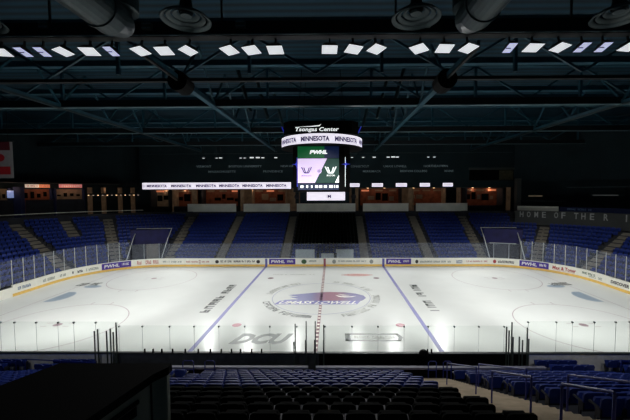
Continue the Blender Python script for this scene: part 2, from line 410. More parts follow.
# near boards (seen from behind)
near = thing('dasher_board', (0, -W, 0), 'near side dasher boards seen from behind, dark along the benches', 'rink boards')
def nstrip(mb, s0, s1, prof, mi=0):
    base = len(mb.v); strip(mb, s0, s1, prof, mi=mi)
    for i in range(base, len(mb.v)): x, y, z = mb.v[i]; mb.v[i] = (x, -y, z)
b = MB(); nstrip(b, -SMAX, SMAX, [(0, 0), (.06, 0), (.06, .93), (0, .93)]); b.build('board_panel', M_white, near)
for a_, c_ in ((-SMAX, -11.0), (11.8, SMAX)):
    b = MB(); nstrip(b, a_, c_, [(.061, -.1), (.12, -.1), (.12, .93), (.061, .93)]); b.build('back_panel', M_backgrey, near, label='grey back panel')
for a_, c_, m_, l_ in ((-11.0, .3, mat('bench_dark_grey', (70, 74, 80), rough=.7, var=.3), 'dark grey bench side of the boards'), (.3, 11.8, M_black, 'black bench side of the boards')):
    b = MB(); nstrip(b, a_, c_, [(.061, .02), (.13, .02), (.13, .93), (.061, .93)]); b.build('bench_side_panel', m_, near, label=l_)
b = MB(); nstrip(b, -SMAX, SMAX, [(-.03, .93), (.16, .93), (.16, .985), (-.03, .985)]); b.build('cap_rail', M_cap, near)

# adverts on the far boards
def ad_fn(s0, s1, z0, z1, off=-.05): return lambda u, v: bpt(s0 + (s1 - s0) * u, z0 + (z1 - z0) * v, off)
def advert(s0, s1, base, label, items, z0=.28, z1=1.03):
    t = thing('advert_panel', tuple(bpt((s0 + s1) / 2, z0, -.022)), label, 'advert', 'adverts on the far boards')
    b = MB(); strip(b, s0, s1, [(-.031, z0), (-.021, z0), (-.021, z1), (-.031, z1)], step=.25); b.build('panel', base, t)
    for (a0, a1, h0, h1, what, m) in items:
        b = MB(); fn = ad_fn(a0, a1, h0, h1)
        if isinstance(what, str) and what == '#disc':
            b.add([bpt((a0 + a1) / 2 + (a1 - a0) / 2 * math.cos(k * PI / 8), (h0 + h1) / 2 + (h1 - h0) / 2 * math.sin(k * PI / 8), -.05) for k in range(16)], [tuple(range(16))]); b.build('emblem', m, t)
        elif isinstance(what, str): text_on(b, what, fn, bold=.03, shear=.1); b.build('lettering', m, t)
        else: strokes_on(b, int(what * 1.3) + 1, fn, seed=int(a0 * 10) % 97, t=.3); b.build('lettering', m, t)
    return t
pw = lambda a, b_: [(a + (b_ - a) * .08, a + (b_ - a) * .60, .45, .86, 'PWHL', M_txtwhite), (a + (b_ - a) * .68, a + (b_ - a) * .92, .55, .84, 4, M_txtwhite)]
advert(-28.6, -25.4, M_purple, 'purple board advert on the curve near the canteen signs, below a stair aisle', pw(-28.6, -25.4))
advert(-7.4, -3.9, M_purple, 'purple board advert just beside the blue line marker, below the black seat block', pw(-7.4, -3.9))
advert(8.15, 11.45, M_purple, 'purple board advert on the straight boards, past the blue line on the fascia lettering side', pw(8.15, 11.45))
advert(25.3, 28.5, M_purple, 'purple board advert on the curve beside the red lettered white advert', pw(25.3, 28.5))
advert(28.65, 31.9, M_adwhite, 'white board advert with dark red lettering next to the purple curved advert', [(28.9, 31.5, .45, .88, 'Max & Toner', M_txtred), (29.0, 31.4, .36, .41, 16, M_txtpink)])
advert(32.0, 34.9, M_adwhite, 'pale board advert with faint green lettering between two lettered curve adverts', [(32.2, 33.8, .62, .85, 10, M_txtgreen), (33.0, 33.9, .42, .56, 7, M_txtgrey), (34.2, 34.7, .45, .7, 4, M_txtgrey)])
advert(35.3, 38.3, M_adwhite, 'white board advert reading DISCOVER on the end curve', [(35.8, 37.9, .5, .84, 'DISCOVER', M_txtdark)])
advert(-24.9, -22.0, M_adwhite, 'cream advert with three rosy squares below the tunnel beside the purple curved advert', [(-24.75, -24.1, .42, .92, 3, M_txtpink), (-23.75, -23.05, .42, .92, 3, M_txtpink), (-22.85, -22.15, .42, .92, 3, M_txtpink)])
advert(-21.8, -18.9, M_adwhite, 'white advert with thin grey green script past the rosy squares', [(-21.6, -19.1, .55, .78, 22, M_txtgrey)])
advert(-18.7, -15.1, M_adwhite, 'white advert with a thin rosy line of script', [(-18.5, -16.9, .55, .76, 12, M_txtpink), (-16.8, -16.5, .42, .88, 2, M_txtred), (-16.4, -15.3, .55, .76, 9, M_txtpink)])
advert(-14.8, -8.4, M_adwhite, 'long white advert with dark script between two small dark emblems', [(-14.6, -14.1, .42, .88, '#disc', M_txtdark), (-13.9, -9.3, .56, .82, 26, M_txtdark), (-9.1, -8.6, .42, .88, '#disc', M_txtdark)])
advert(-3.7, -.5, M_adwhite, 'white advert with a round green emblem beside the red centre marker', [(-3.1, -2.4, .34, .95, '#disc', M_txtgreen), (-2.1, -1.1, .6, .84, 5, M_txtgrey)])
advert(.5, 7.1, M_adwhite, 'long white advert with a shield emblem at each end between the red and blue markers', [(1.0, 1.5, .36, .92, '#disc', M_txtgrey), (1.8, 5.5, .6, .8, 26, M_txtgrey), (5.95, 6.45, .36, .92, '#disc', M_txtgrey)])
advert(11.7, 16.9, M_adwhite, 'white advert with a dark round emblem and faint green script', [(12.0, 12.4, .38, .88, '#disc', M_txtdark), (12.6, 16.7, .5, .74, 28, M_txtgrey)])
advert(17.1, 18.4, M_adwhite, 'short white advert with a slate blue emblem', [(17.4, 18.2, .4, .8, 4, M_txtblue)])
advert(18.55, 21.8, M_adwhite, 'white advert with one thin rosy line below the far tunnel guard', [(18.7, 21.5, .55, .75, 22, M_txtpink)])
advert(22.0, 25.1, M_adwhite, 'white advert with a maroon emblem and dark bold script', [(22.2, 22.6, .42, .9, '#disc', M_txtred), (22.8, 24.7, .5, .82, 9, M_txtdark)])
for i, (a, c, n, m_, lb) in enumerate(((-30.45, -28.8, 7, M_txtgrey, 'white curve advert with a faint grey word next to purple'), (-32.2, -30.5, 5, M_txtdark, 'white curve advert with a black emblem word'), (-33.4, -32.4, 6, M_txtgrey, 'narrow white curve advert with pale lettering'),
                                   (-35.5, -33.6, 9, M_txtgrey, 'white curve advert with grey word below the curved stairs'), (-38.3, -36.6, 9, M_txtblue, 'white end advert with slate blue lettering'))):
    advert(a - .1, c + .1, M_adwhite, lb, [(a + .15, c - .15, .5, .8, n, m_)])

# ------------------------------------------------------------------ rink glass
def far_post_positions():
    pos = []
    s = 25.45
    while s < 40: pos.append(s); s += 1.19
    return pos
pp = far_post_positions()
def pane(s0, s1, z1, label, flip=1, near_=False, gm=None, post=True, off=.06):
    c = bpt(s0, 1.09, off); c = Vector((c.x, c.y * (-1 if near_ else 1), c.z))
    t = thing('glass_pane', tuple(c), label, 'rink glass', 'rink glass panes on the boards')
    b = MB(); ss = path_samples(s0 + .015, s1 - .015, .6); vs = []
    for s in ss:
        for z in (.99 if near_ else 1.1, z1):
            p = bpt(s, z, off); vs.append((p.x, -p.y if near_ else p.y, z))
    b.add(vs, [(2 * i, 2 * i + 2, 2 * i + 3, 2 * i + 1) for i in range(len(ss) - 1)])
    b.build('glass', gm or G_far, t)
    if post:
        b = MB(); p = bpt(s0, 0, off); y_ = -p.y if near_ else p.y
        b.tube([(p.x, y_, 1.1), (p.x, y_, z1 + .03)], .028, 6); b.build('post', M_rail, t)
    return t
for sg, nm in ((1, 'fascia lettering end'), (-1, 'canteen sign end')):
    for i in range(len(pp) - 1):
        a, c = (pp[i], pp[i + 1]) if sg > 0 else (-pp[i + 1], -pp[i])
        pane(a, c, 3.5, '%s glass pane with white post round the curve at the %s' % (ORD[i + 1], nm))
# straight far panes
n = 28; xs = [-25.3 + 50.6 * i / n for i in range(n + 1)]
for i in range(n):
    pane(xs[i], xs[i + 1], 3.1, '%s low glass pane of the far straight boards, counted from the canteen sign end' % ORD[i + 1], post=False)

# near glass: central lower panes and taller end panes
seams_c = [-10.79, -9.48, -7.96, -6.6, -5.23, -3.79, -2.4, -.91, .64, 2.13, 3.56, 4.99, 6.31, 7.74, 9.08, 10.46, 11.76]
seams_l = [-22, -20.6, -19.2, -17.43, -16.64, -15.42, -14.19, -13.31, -12.08, -10.79]
seams_r = [11.76, 13.29, 14.16, 15.35, 16.51, 17.27, 18.8, 20.2, 21.6]
def near_panes(seams, z1, txt):
    for i in range(len(seams) - 1):
        a, c = seams[i], seams[i + 1]
        t = pane(a, c, z1, txt % ORD[i + 1], near_=True, gm=G_near, post=False, off=.02)
        b = MB(); b.box(a - .006, a + .006, -W - .035, -W - .025, .99, z1, 0); b.build('seam_strip', M_post, t)
        b = MB(); b.tube([(a, -W - .05, z1 - .06), (a, -W + .02, z1 - .06)], .05, 10); b.build('clamp', M_clamp, t, label='dark round clamp at the top corner')
near_panes(seams_c, 2.48, '%s clear pane of the lower bench glass on the near boards')
near_panes(seams_l, 2.70, '%s tall clear pane of the near boards on the black case side')
near_panes(seams_r, 2.73, '%s tall clear pane of the near boards past the dark bench panel')
# upright posts with return panes at bench ends
def bench_screen(x, ys, hs, label):
    t = thing('bench_end_screen', (x, -W - .2, 1.1), label, 'glass screen')
    for y_, h in zip(ys, hs):
        b = MB(); b.box(x - .03, x + .03, -W - y_ - .18, -W - y_ - .14, .35, h); b.build('post', M_dkpost, t)
    b = MB(); b.add([(x, -W - ys[0], 1.1), (x, -W - ys[-1], 1.1), (x, -W - ys[-1], hs[-1]), (x, -W - ys[0], hs[0])], [(0, 1, 2, 3)]); b.build('glass', G_near, t)
bench_screen(-11.85, (.05, .3), (2.35, 2.35), 'outermost dark posted glass screen at the case end of the bench')
bench_screen(-11.15, (.05, .35), (2.38, 2.38), 'dark posted glass screen in the middle at the case end of the bench')
bench_screen(-10.82, (.05, .3), (2.72, 2.3), 'glass screen with the tallest post at the case end of the bench')
bench_screen(-.98, (.05, .7), (2.65, 1.95), 'first dark glass screen of the gate between the benches')
bench_screen(-.38, (.05, .5), (2.8, 1.95), 'second taller glass screen of the gate between the benches')
bench_screen(.12, (.05, .8), (2.8, 2.1), 'third glass screen standing in front of the red line')
bench_screen(.58, (.05, .5), (2.6, 1.95), 'last dark glass screen of the gate between the benches')
bench_screen(10.5, (.05, .3), (2.5, 2.4), 'glass screen with two dark posts at the stair end of the bench')
bench_screen(10.78, (.05, .2), (2.75, 2.0), 'tallest glass screen at the stair end of the bench')
bench_screen(11.2, (.05, .35), (1.95, 1.9), 'short glass screen just inside the stair end of the bench')
bench_screen(11.62, (.05, .2), (2.45, 1.9), 'outer glass screen closing the stair end of the bench')
# small brackets along the board cap
for i, x in enumerate([-9.35, -8.88, -8.4, -7.8, -7.09, -6.37, -5.7, -5.09, -4.53, -4.03, -3.41, -2.86, 6.27, 6.49]):
    b = MB(); b.box(x - .035, x + .035, -W - .12, -W - .06, .985, 1.19).box(x - .05, x + .05, -W - .14, -W - .04, .985, 1.01)
    tag(b.build('board_bracket', M_black), '%s short black bracket standing on the cap of the bench boards' % ORD[i + 1], 'bracket', 'short black brackets on the bench boards')
# bench rear wall, benches
for (a, c, lb) in ((-11.0, -.2, 'low dark wall with pale cap behind the bench on the case side'), (.2, 11.9, 'low black wall with pale cap behind the bench on the stair side')):
    t = thing('bench_wall', ((a + c) / 2, -W - 1.35, 0), lb, 'low wall')
    MB().box(a, c, -W - 1.4, -W - 1.3, -.12, .78).build('wall_panel', M_black, t)
    MB().box(a, c, -W - 1.46, -W - 1.26, .78, .88).build('cap', mat('bench_cap', (128, 128, 150), rough=.6), t, label='pale grey cap')
for (a, c, lb) in ((-10.6, -1.4, 'long team bench behind the boards on the case side'), (1.0, 10.4, 'long team bench behind the boards on the stair side')):
    t = thing('team_bench', ((a + c) / 2, -W - .9, -.12), lb, 'bench')
    MB().box(a, c, -W - 1.05, -W - .72, .30, .36).build('seat', M_dkpost, t)
    x = a + .3
    while x < c:
        MB().box(x - .04, x + .04, -W - 1.0, -W - .78, -.12, .3).build('leg', M_black, t); x += 1.6
b = MB(); b.lathe([(0, .28), (.12, .26), (.22, .18), (.25, .06), (.25, 0), (0, 0)], (6.0, -W - .32, .985), 14)
b.box(5.8, 6.2, -W - .4, -W - .1, .985, 1.02); tag(b.build('equipment_bag', M_black), 'small rounded black bag lying on the bench boards by two brackets', 'bag')

# ------------------------------------------------------------------ stands
TR, RI = .85, .405
NZ = .2
def rz(k): return .15 + RI * k
def prof(k0, k1, start_r=None):
    p = []
    for k in range(k0, k1 + 1):
        r = R0 + 1.6 + TR * k; p += [(r, rz(k) - (RI if k > k0 else .3)), (r, rz(k)), (r + TR, rz(k))]
    return p
KT = 13
TUN = (10.0, 31.0)
b = MB()
full = [(R0 + .15, -.12), (R0 + 1.6, -.12)] + prof(0, KT)
cut = [(R0 + .15, -.12), (R0 + 1.6 + TR * 5, -.12), (R0 + 1.6 + TR * 5, rz(5))] + prof(5, KT)[1:]
def arc_samples(side, a, c, n): return [((side * CX, CY), (side * math.sin(RAD(a + (c - a) * i / n)), math.cos(RAD(a + (c - a) * i / n)))) for i in range(n + 1)]
loft(b, [((-CX, CY), (0, 1)), ((CX, CY), (0, 1))], full)
for sd in (-1, 1):
    loft(b, arc_samples(sd, 0, TUN[0], 3), full); loft(b, arc_samples(sd, TUN[0], TUN[1], 6), cut); loft(b, arc_samples(sd, TUN[1], 90, 15), full)
    loft(b, [((sd * CX, CY), (sd, 0)), ((sd * CX, -CY), (sd, 0))], full)
struct(b.build('floor_terrace', M_conc))
b = MB()
loft(b, [((-11.4, -CY), (0, -1)), ((11.4, -CY), (0, -1))], [(R0 + .15, -.12), (R0 + 1.6, -.12)] + [(r_, z_ + NZ) for r_, z_ in prof(0, 15)] + [(R0 + 26, rz(15) + NZ)])
RAISE = NZ
rp = [(R0 + .15, 0.02), (R0 + .8, .02), (R0 + .8, .2), (R0 + 1.6, .2)] + [(r_, z_ + RAISE) for r_, z_ in prof(0, 15)] + [(R0 + 26, rz(15) + RAISE)]
for x0_, x1_ in ((-CX, -11.4), (11.4, CX)): loft(b, [((x0_, -CY), (0, -1)), ((x1_, -CY), (0, -1))], rp)
for x_ in ():
    for k in range(0, 16):
        ra_ = CY + R0 + 1.6 + TR * k; b.add([(x_, -ra_, rz(k)), (x_, -ra_ - TR, rz(k)), (x_, -ra_ - TR, rz(k) + RAISE), (x_, -ra_, rz(k) + RAISE)], [(0, 1, 2, 3)])
for sd in (-1, 1): loft(b, [((sd * CX, -CY), (sd * math.sin(RAD(i * 6)), -math.cos(RAD(i * 6)))) for i in range(16)], rp[:-4])
struct(b.build('floor_terrace', M_conc))

# stairs: aisles
def stairs(c, d, w, k0, k1, label, group='stair aisles of the arena bowl', lift=0.0):
    """c: basis centre, d: outward dir"""
    d = Vector(d).normalized(); e = Vector((-d.y, d.x)); c = Vector(c)
    r0 = R0 + 1.6
    base = c + d * (r0 + TR * k0); t = None
    b = MB()
    for k in range(k0, k1 + 1):
        for h in (0, 1, 2):
            ra = r0 + TR * k + TR * h / 3 - .004; rb = ra + TR / 3 + .004
            if k == k1 and h == 2: rb -= .05
            zt = rz(k) + lift + .02 + RI * h / 3; zb = zt - .3
            P = [c + d * ra - e * w / 2, c + d * rb - e * w / 2, c + d * rb + e * w / 2, c + d * ra + e * w / 2]
            vs = [(p.x, p.y, zb) for p in P] + [(p.x, p.y, zt) for p in P]
            b.add(vs, [(3, 2, 1, 0), (4, 5, 6, 7), (0, 1, 5, 4), (1, 2, 6, 5), (2, 3, 7, 6), (3, 0, 4, 7)])
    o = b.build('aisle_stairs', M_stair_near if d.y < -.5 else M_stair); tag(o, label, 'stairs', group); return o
FA = [-14.9, -5.7, 5.6, 14.7]
names = ['pale stair aisle on the far stand, second from the canteen sign corner', 'pale stair aisle beside the black far seat block, purple advert below', 'pale stair aisle beside the black far seat block, under the scoreboard edge', 'pale stair aisle on the far stand above the faint green script advert']
for x, nm in zip(FA, names): stairs((x, CY), (0, 1), 1.15, 0, KT, nm)
CA = {1: [(6.0, 0, KT), (39.0, 0, 10), (68.0, 0, 10)], -1: [(6.0, 0, KT), (39.0, 0, KT), (68.0, 0, KT), (53.0, 8, KT)]}
wd = {1: 'fascia lettering side', -1: 'canteen sign side'}
for sd in (1, -1):
    for a, k0, k1 in CA[sd]:
        kind = {6.0: 'pale stair aisle just before the glass guarded tunnel', 39.0: 'pale stair aisle rising through the curve beyond the tunnel', 68.0: 'pale stair aisle cutting the end curve diagonally', 53.0: 'short upper stair aisle high on the curve'}[a]
        stairs((sd * CX, CY), (sd * math.sin(RAD(a)), math.cos(RAD(a))), 1.25, k0, k1, kind + ', ' + wd[sd])
NA = [(-5.55, 'pale near stair aisle hidden mostly by the black case'), (5.8, 'pale near stair aisle between black seats and blue seats'), (15.0, 'pale near stair aisle furthest along from the black seats')]
for x, nm in NA: stairs((x, -CY), (0, -1), 2.1 if 5 < x < 6 else 1.02, 0, 15, nm, lift=NZ + (.05 if 5 < x < 6 else 0))

# ------------------------------------------------------------------ seats
SEAT_W = .54
def back_mesh(m):
    b = MB(); out = [(-.235, 0), (.235, 0), (.252, .32), (.24, .41), (.19, .445), (0, .455), (-.19, .445), (-.24, .41), (-.252, .32)]
    def fn(u, v, t): return (u, -.20 - .22 * v * .5 + t + .35 * u * u * -1 * -.6, .44 + v)
    b.prism(out, fn, -.025, .02); return b.mesh('backrest', m)
def pan_mesh(m):
    b = MB(); out = [(-.215, 0), (.215, 0), (.225, .3), (.18, .37), (-.18, .37), (-.225, .3)]
    b.prism(out, lambda u, v, t: (u, -.10 + .30 * v + t, .40 + .93 * v), -.02, .035); return b.mesh('seat', m)
def frame_mesh(m):
    b = MB()
    for s in (-1, 1):
        x = s * .24
        b.box(x - .018, x + .018, -.16, -.08, 0.0, .62).box(x - .025, x + .025, -.22, .10, .60, .64).box(x - .018, x + .018, -.24, -.16, .40, .62)
    b.box(-.25, .25, -.14, -.10, .34, .39); return b.mesh('frame', m)
MB_back = {'blue': back_mesh(M_blueseat), 'black': back_mesh(M_blackseat)}
MB_pan = {'blue': pan_mesh(M_blueseat), 'black': pan_mesh(M_blackseat)}
ME_frame = frame_mesh(M_seatmetal)
# camera numbers, used only to choose which seats stand in view
CAM = Vector((1.09, -30.8, 9.79)); YAW, PITCH, ROLL, FPX, PPX = -.0109, -.0523, -.0038, 331.7, 329.1
fw = Vector((math.sin(YAW) * math.cos(PITCH), math.cos(YAW) * math.cos(PITCH), math.sin(PITCH)))
r_0 = Vector((math.cos(YAW), -math.sin(YAW), 0)); u_0 = r_0.cross(fw)
rt = r_0 * math.cos(ROLL) + u_0 * math.sin(ROLL); up = -r_0 * math.sin(ROLL) + u_0 * math.cos(ROLL)
def visible(p):
    d = Vector(p) - CAM; z = d.dot(fw)
    if z < .5: return False
    x = PPX + FPX * d.dot(rt) / z; y = 210 - FPX * d.dot(up) / z
    return -8 < x < 640 and y < 424 and not (x < 168 and y > 366)
near_spots = []
for k in range(0, 15):
    blocks = [('bench', 4.25, -1, -4.85, 'blue' if k <= 7 else 'black'), ('stair', 7.2, 1, 14.2, 'blue'), ('case', -6.35, -1, -14.3, 'blue')]
    for bn, x0, dr, x1, colr in blocks:
        i = 0; x = x0 + dr * (SEAT_W / 2 if k % 2 else 0)
        while (x > x1 if dr < 0 else x < x1):
            p = Vector((x, -(CY + R0 + 1.6 + TR * k + .5), rz(k) + NZ))
            vis = visible(p + Vector((0, 0, .85)))
            near_spots.append((bn, k, i + 1, colr, p, vis)); i += 1; x += dr * SEAT_W
    for sd in (-1, 1):   # beyond the outer aisles
        x = 15.9
        while x < CX + 1:
            p = Vector((sd * x, -(CY + R0 + 1.6 + TR * k + .5), rz(k) + RAISE)); near_spots.append(('outer', k, 0, 'blue', p, visible(p + Vector((0, 0, .85))))); x += SEAT_W
for j, (dd, zz) in enumerate(((.42, .02), (1.25, .2))):
    for sd in (-1, 1):
        x = 12.15 + .27 * j
        while x < CX:
            if not 14.2 < x < 15.8: near_spots.append(('outer', -1, 0, 'blue', Vector((sd * x, -(W + dd), zz)), False))
            x += SEAT_W
cand = sorted([q for q in near_spots if q[5] and q[0] != 'outer'], key=lambda q: (q[4] - CAM).length)[:300]
chosen = set(id(q) for q in cand)
proto = {}
def place_seat(q):
    bn, k, i, colr, p, _ = q
    rot = 0.0   # faces the ice, +y
    if bn == 'bench': lb = '%s folding seat, %s from the pale stairs, %s row up behind the bench' % (colr, ORD[i], ORD[k + 1])
    elif bn == 'stair': lb = 'blue folding seat beyond the pale stairs, %s in, %s row up from the boards' % (ORD[i], ORD[k + 1])
    else: lb = 'blue folding seat behind the black case, %s from its aisle, %s row up' % (ORD[i], ORD[k + 1])
    if colr not in proto:
        t = thing('folding_seat', p, lb, 'seat', colr + ' folding seats of the near stand')
        kids = []
        for nm, me in (('backrest', MB_back[colr]), ('seat', MB_pan[colr]), ('frame', ME_frame)):
            o = bpy.data.objects.new(nm, me); COL.objects.link(o); o.parent = t; kids.append(o)
        proto[colr] = (t, kids); return t
    t0, kids = proto[colr]; t = t0.copy(); COL.objects.link(t); t.location = p; t['label'] = lb
    for c_ in kids: o = c_.copy(); COL.objects.link(o); o.parent = t
    return t
for q in cand: place_seat(q)

# all the other seats: one object
sb = MB()
def far_seat(p, d, mi):
    """p base point, d outward 2d dir"""
    d = Vector((d[0], d[1], 0)); e = Vector((-d.y, d.x, 0)); z = Vector((0, 0, 1)); p = Vector(p)
    def P(a, o, h): return p + e * a + d * o + z * h
    w = .235
    # backrest (rounded top) and tipped seat pan, armrest
    vs = [P(-w, .19, .42), P(w, .19, .42), P(w, .27, .76), P(w * .75, .29, .86), P(-w * .75, .29, .86), P(-w, .27, .76)]
    vs += [v + d * .05 for v in vs]
    sb.add(vs, [(0, 1, 2, 3, 4, 5), (11, 10, 9, 8, 7, 6), (2, 8, 9, 3), (3, 9, 10, 4), (4, 10, 11, 5)], mi)
    vs = [P(-w, .10, .40), P(w, .10, .40), P(w * .9, -.06, .70), P(-w * .9, -.06, .70)]; vs += [v + d * .05 - z * .01 for v in vs]
    sb.add(vs, [(0, 1, 2, 3), (7, 6, 5, 4), (3, 2, 6, 7), (0, 4, 5, 1), (0, 3, 7, 4), (1, 5, 6, 2)], mi)
    vs = [P(w + .005, -.05, .60), P(w + .027, -.05, .60), P(w + .027, .2, .62), P(w + .005, .2, .62)]; sb.add(vs + [v - z * .5 for v in vs[1:3]], [(0, 1, 2, 3), (1, 4, 5, 2)], 2)
for k in range(0, KT + 1):
    r = R0 + 1.6 + TR * k + .42; zz = rz(k)
    x = -CX + .2
    while x < CX:
        if all(abs(x - a) > .86 for a in FA): far_seat((x, CY + r, zz), (0, 1), 1 if (abs(x) < 5.2 and k > 3) else 0)
        x += SEAT_W
    for sd in (-1, 1):
        n = int(RAD(90) * r / SEAT_W)
        for i in range(n):
            a = 90 * (i + .5) / n
            if any(abs(RAD(a - q[0])) * r < .9 and q[1] <= k <= q[2] for q in CA[sd]): continue
            if k < 6 and TUN[0] - 1 < a < TUN[1] + 1.5: continue
            if sd > 0 and a > 25 and k > 10: continue
            d = (sd * math.sin(RAD(a)), math.cos(RAD(a))); far_seat((sd * CX + d[0] * r, CY + d[1] * r, zz), d, 0)
        if k > 10 and sd > 0: continue
        y = CY
        while y > -CY: far_seat((sd * (CX + r), y, zz), (sd, 0), 0); y -= SEAT_W
for q in near_spots:
    if id(q) not in chosen: far_seat((q[4].x, q[4].y + .05, q[4].z), (0, -1), 1 if q[3] == 'black' else 0)
o = sb.build('folding_seats', [M_blueseat, M_blackseat, M_seatmetal]); tag(o, 'rows of blue and black folding seats filling the far stand and curves', 'seats', kind='stuff')

# handrails on the near stair aisle
def handrail(x, y0, y1, label):
    def zst(y): return rz(0) + NZ + ((-W - y) - 1.6) / TR * RI
    t = thing('handrail', (x, y0, zst(y0)), label, 'handrail', 'blue handrails beside the near stairs')
    a = Vector((x, y0, zst(y0) + .98)); c = Vector((x, y1, zst(y1) + .98))
    b = MB(); b.tube([a, c], .024, 8); b.build('top_rail', M_bluebright, t)
    for p in (a, c):
        b = MB(); b.tube([(p.x, p.y, p.z - .98), p], .024, 8); b.build('post', M_bluebright, t)
handrail(5.9, -19.9, -17.1, 'blue handrail lowest down the pale stairs, black seat side')
handrail(5.55, -23.5, -21.7, 'blue handrail in the middle of the pale stairs, black seat side')
handrail(5.25, -26.0, -24.9, 'blue handrail highest up the pale stairs, black seat side')
handrail(6.92, -21.0, -17.8, 'blue handrail lowest along the blue seats edge of the pale stairs')
handrail(6.8, -24.9, -22.9, 'blue handrail highest along the blue seats edge of the pale stairs')
def loop_gate(x, y, w, label):
    zf = (rz(0) + NZ + ((-W - y) - 1.6) / TR * RI) if -W - y > 1.6 else -.12
    t = thing('loop_rail', (x, y, zf), label, 'handrail')
    b = MB(); b.tube([(x - w / 2, y, zf), (x - w / 2, y, 1.2), (x - w / 2 + .08, y, 1.27), (x + w / 2 - .08, y, 1.27), (x + w / 2, y, 1.2), (x + w / 2, y, zf)], .026, 8); b.build('hoop', M_bluebright, t)
    b = MB(); b.tube([(x - w / 2, y, .8), (x + w / 2, y, .8)], .018, 6); b.build('cross_bar', M_bluebright, t)
loop_gate(6.1, -14.42, .4, 'small blue hoop rail at the foot of the pale stairs, bench side')
loop_gate(6.85, -14.42, .4, 'small blue hoop rail at the foot of the pale stairs, blue seat side')
loop_gate(-6.3, -14.4, .55, 'blue hoop rail at the foot of the aisle by the case')
loop_gate(-5.2, -14.4, .5, 'blue hoop rail next to the bench seats by the case')
# blue rails behind the near end boards
def end_rail(x0, x1, label):
    t = thing('board_rail', ((x0 + x1) / 2, -W - 1.2, 0), label, 'handrail')
    b = MB(); b.tube([(x0, -W - .80, .95), (x1, -W - .80, .78)], .03, 8); b.build('top_rail', M_bluebright, t)
    for x in (x0, (x0 + x1) / 2, x1):
        b = MB(); b.tube([(x, -W - .80, -.12), (x, -W - .80, .86)], .03, 8); b.build('post', M_bluebright, t)
end_rail(-19.5, -15.9, 'blue rail behind the near boards outermost on the case side')
end_rail(-15.4, -11.6, 'blue rail behind the near boards between case and bench')
end_rail(16.2, 20.5, 'blue rail behind the near boards outermost on the stair side')

# ------------------------------------------------------------------ tunnels
for sd in (-1, 1):
    def tp(a, r, z): p = arcp(a, r, sd); return Vector((p.x, p.y, z))
    nm = wd[sd]
    r_in = R0 + 1.6 + TR * 5
    t = thing('tunnel_guard', tp(20, 9.2, 0), 'white framed glass guard around the tunnel mouth, ' + nm, 'glass guard', 'glass guards of the ice tunnels')
    A0, A1 = tp(7.0, 9.0, 1.1), tp(33.5, 9.0, 1.1)
    B0, B1 = tp(8.6, 14.2, 4.55), tp(27.5, 15.4, 4.55)
    def lerp(a, b_, f): return a + (b_ - a) * f
    m0 = lerp(A0, B0, .55) + Vector((0, 0, .2)); m1 = lerp(A1, B1, .55) + Vector((0, 0, .2))
    b = MB(); b.tube([A0, m0, B0], .06, 8); b.build('side_rail', M_rail, t); b = MB(); b.tube([A1, m1, B1], .06, 8); b.build('side_rail', M_rail, t)
    b = MB(); b.tube([B0, B1], .05, 8); b.build('top_rail', M_rail, t)
    for a_, m_, b_, in ((A0, m0, B0), (A1, m1, B1)):
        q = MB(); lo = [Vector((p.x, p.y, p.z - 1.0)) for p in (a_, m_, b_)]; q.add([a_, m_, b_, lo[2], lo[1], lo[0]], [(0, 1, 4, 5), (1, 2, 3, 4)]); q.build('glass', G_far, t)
    # side walls and header of the tunnel
    b = MB()
    for a in (TUN[0], TUN[1]):
        pts = [(R0 + .2, -.12), (r_in + .02, -.12), (r_in + .02, rz(5)), (R0 + 1.6 + TR * 4, rz(4) + .2), (R0 + 1.6, rz(0) + .3), (R0 + .2, .9)]
        b.add([tp(a, r, z) for r, z in pts], [tuple(range(6))])
    struct(b.build('wall_tunnel', M_conc))
    tl = thing('tunnel_mouth', tp(20, r_in, 0), 'dark tunnel mouth below a blue covered header, ' + nm, 'tunnel')
    b = MB(); fn = lambda u, v: tp(TUN[0] + (TUN[1] - TUN[0]) * u, r_in - .04, -.1 + 3.6 * v)
    def panel(mb, u0, u1, v0, v1, mi=0, dr=0.0):
        vs = []; N = 6
        for i in range(N + 1):
            u = u0 + (u1 - u0) * i / N
            for v in (v0, v1): p = tp(TUN[0] + .25 + (TUN[1] - TUN[0] - .5) * u, r_in - .04 - dr, v); vs.append(p)
        mb.add(vs, [(2 * i, 2 * i + 2, 2 * i + 3, 2 * i + 1) for i in range(N)], mi)
    panel(b, 0, 1, -.1, 2.35); b.build('opening', M_void, tl)
    b = MB(); panel(b, 0, 1, 2.35, 4.45, 0, .25)
    vs = [tp(TUN[0], r_in - .29, 4.45), tp(TUN[1], r_in - .29, 4.45), tp(TUN[1], r_in + 1.2, 4.45), tp(TUN[0], r_in + 1.2, 4.45)]; b.add(vs, [(0, 1, 2, 3)])
    b.build('header', M_cover, tl, label='dark blue cover over the opening')
    b = MB(); panel(b, .30, .62, -.1, 2.3, 0, .1); b.build('door_panel', M_stair if sd < 0 else M_conc, tl)
    for u in (.28, .66):
        b = MB(); b.tube([fn(u, 0) - Vector((0, .12, 0)), fn(u, .75) - Vector((0, .12, 0))], .05, 8); b.build('post', M_rail, tl)
    if sd > 0:
        b = MB(); panel(b, .15, .85, 2.3, 2.42, 0, .5); b.build('ledge_strip', M_rail, tl)

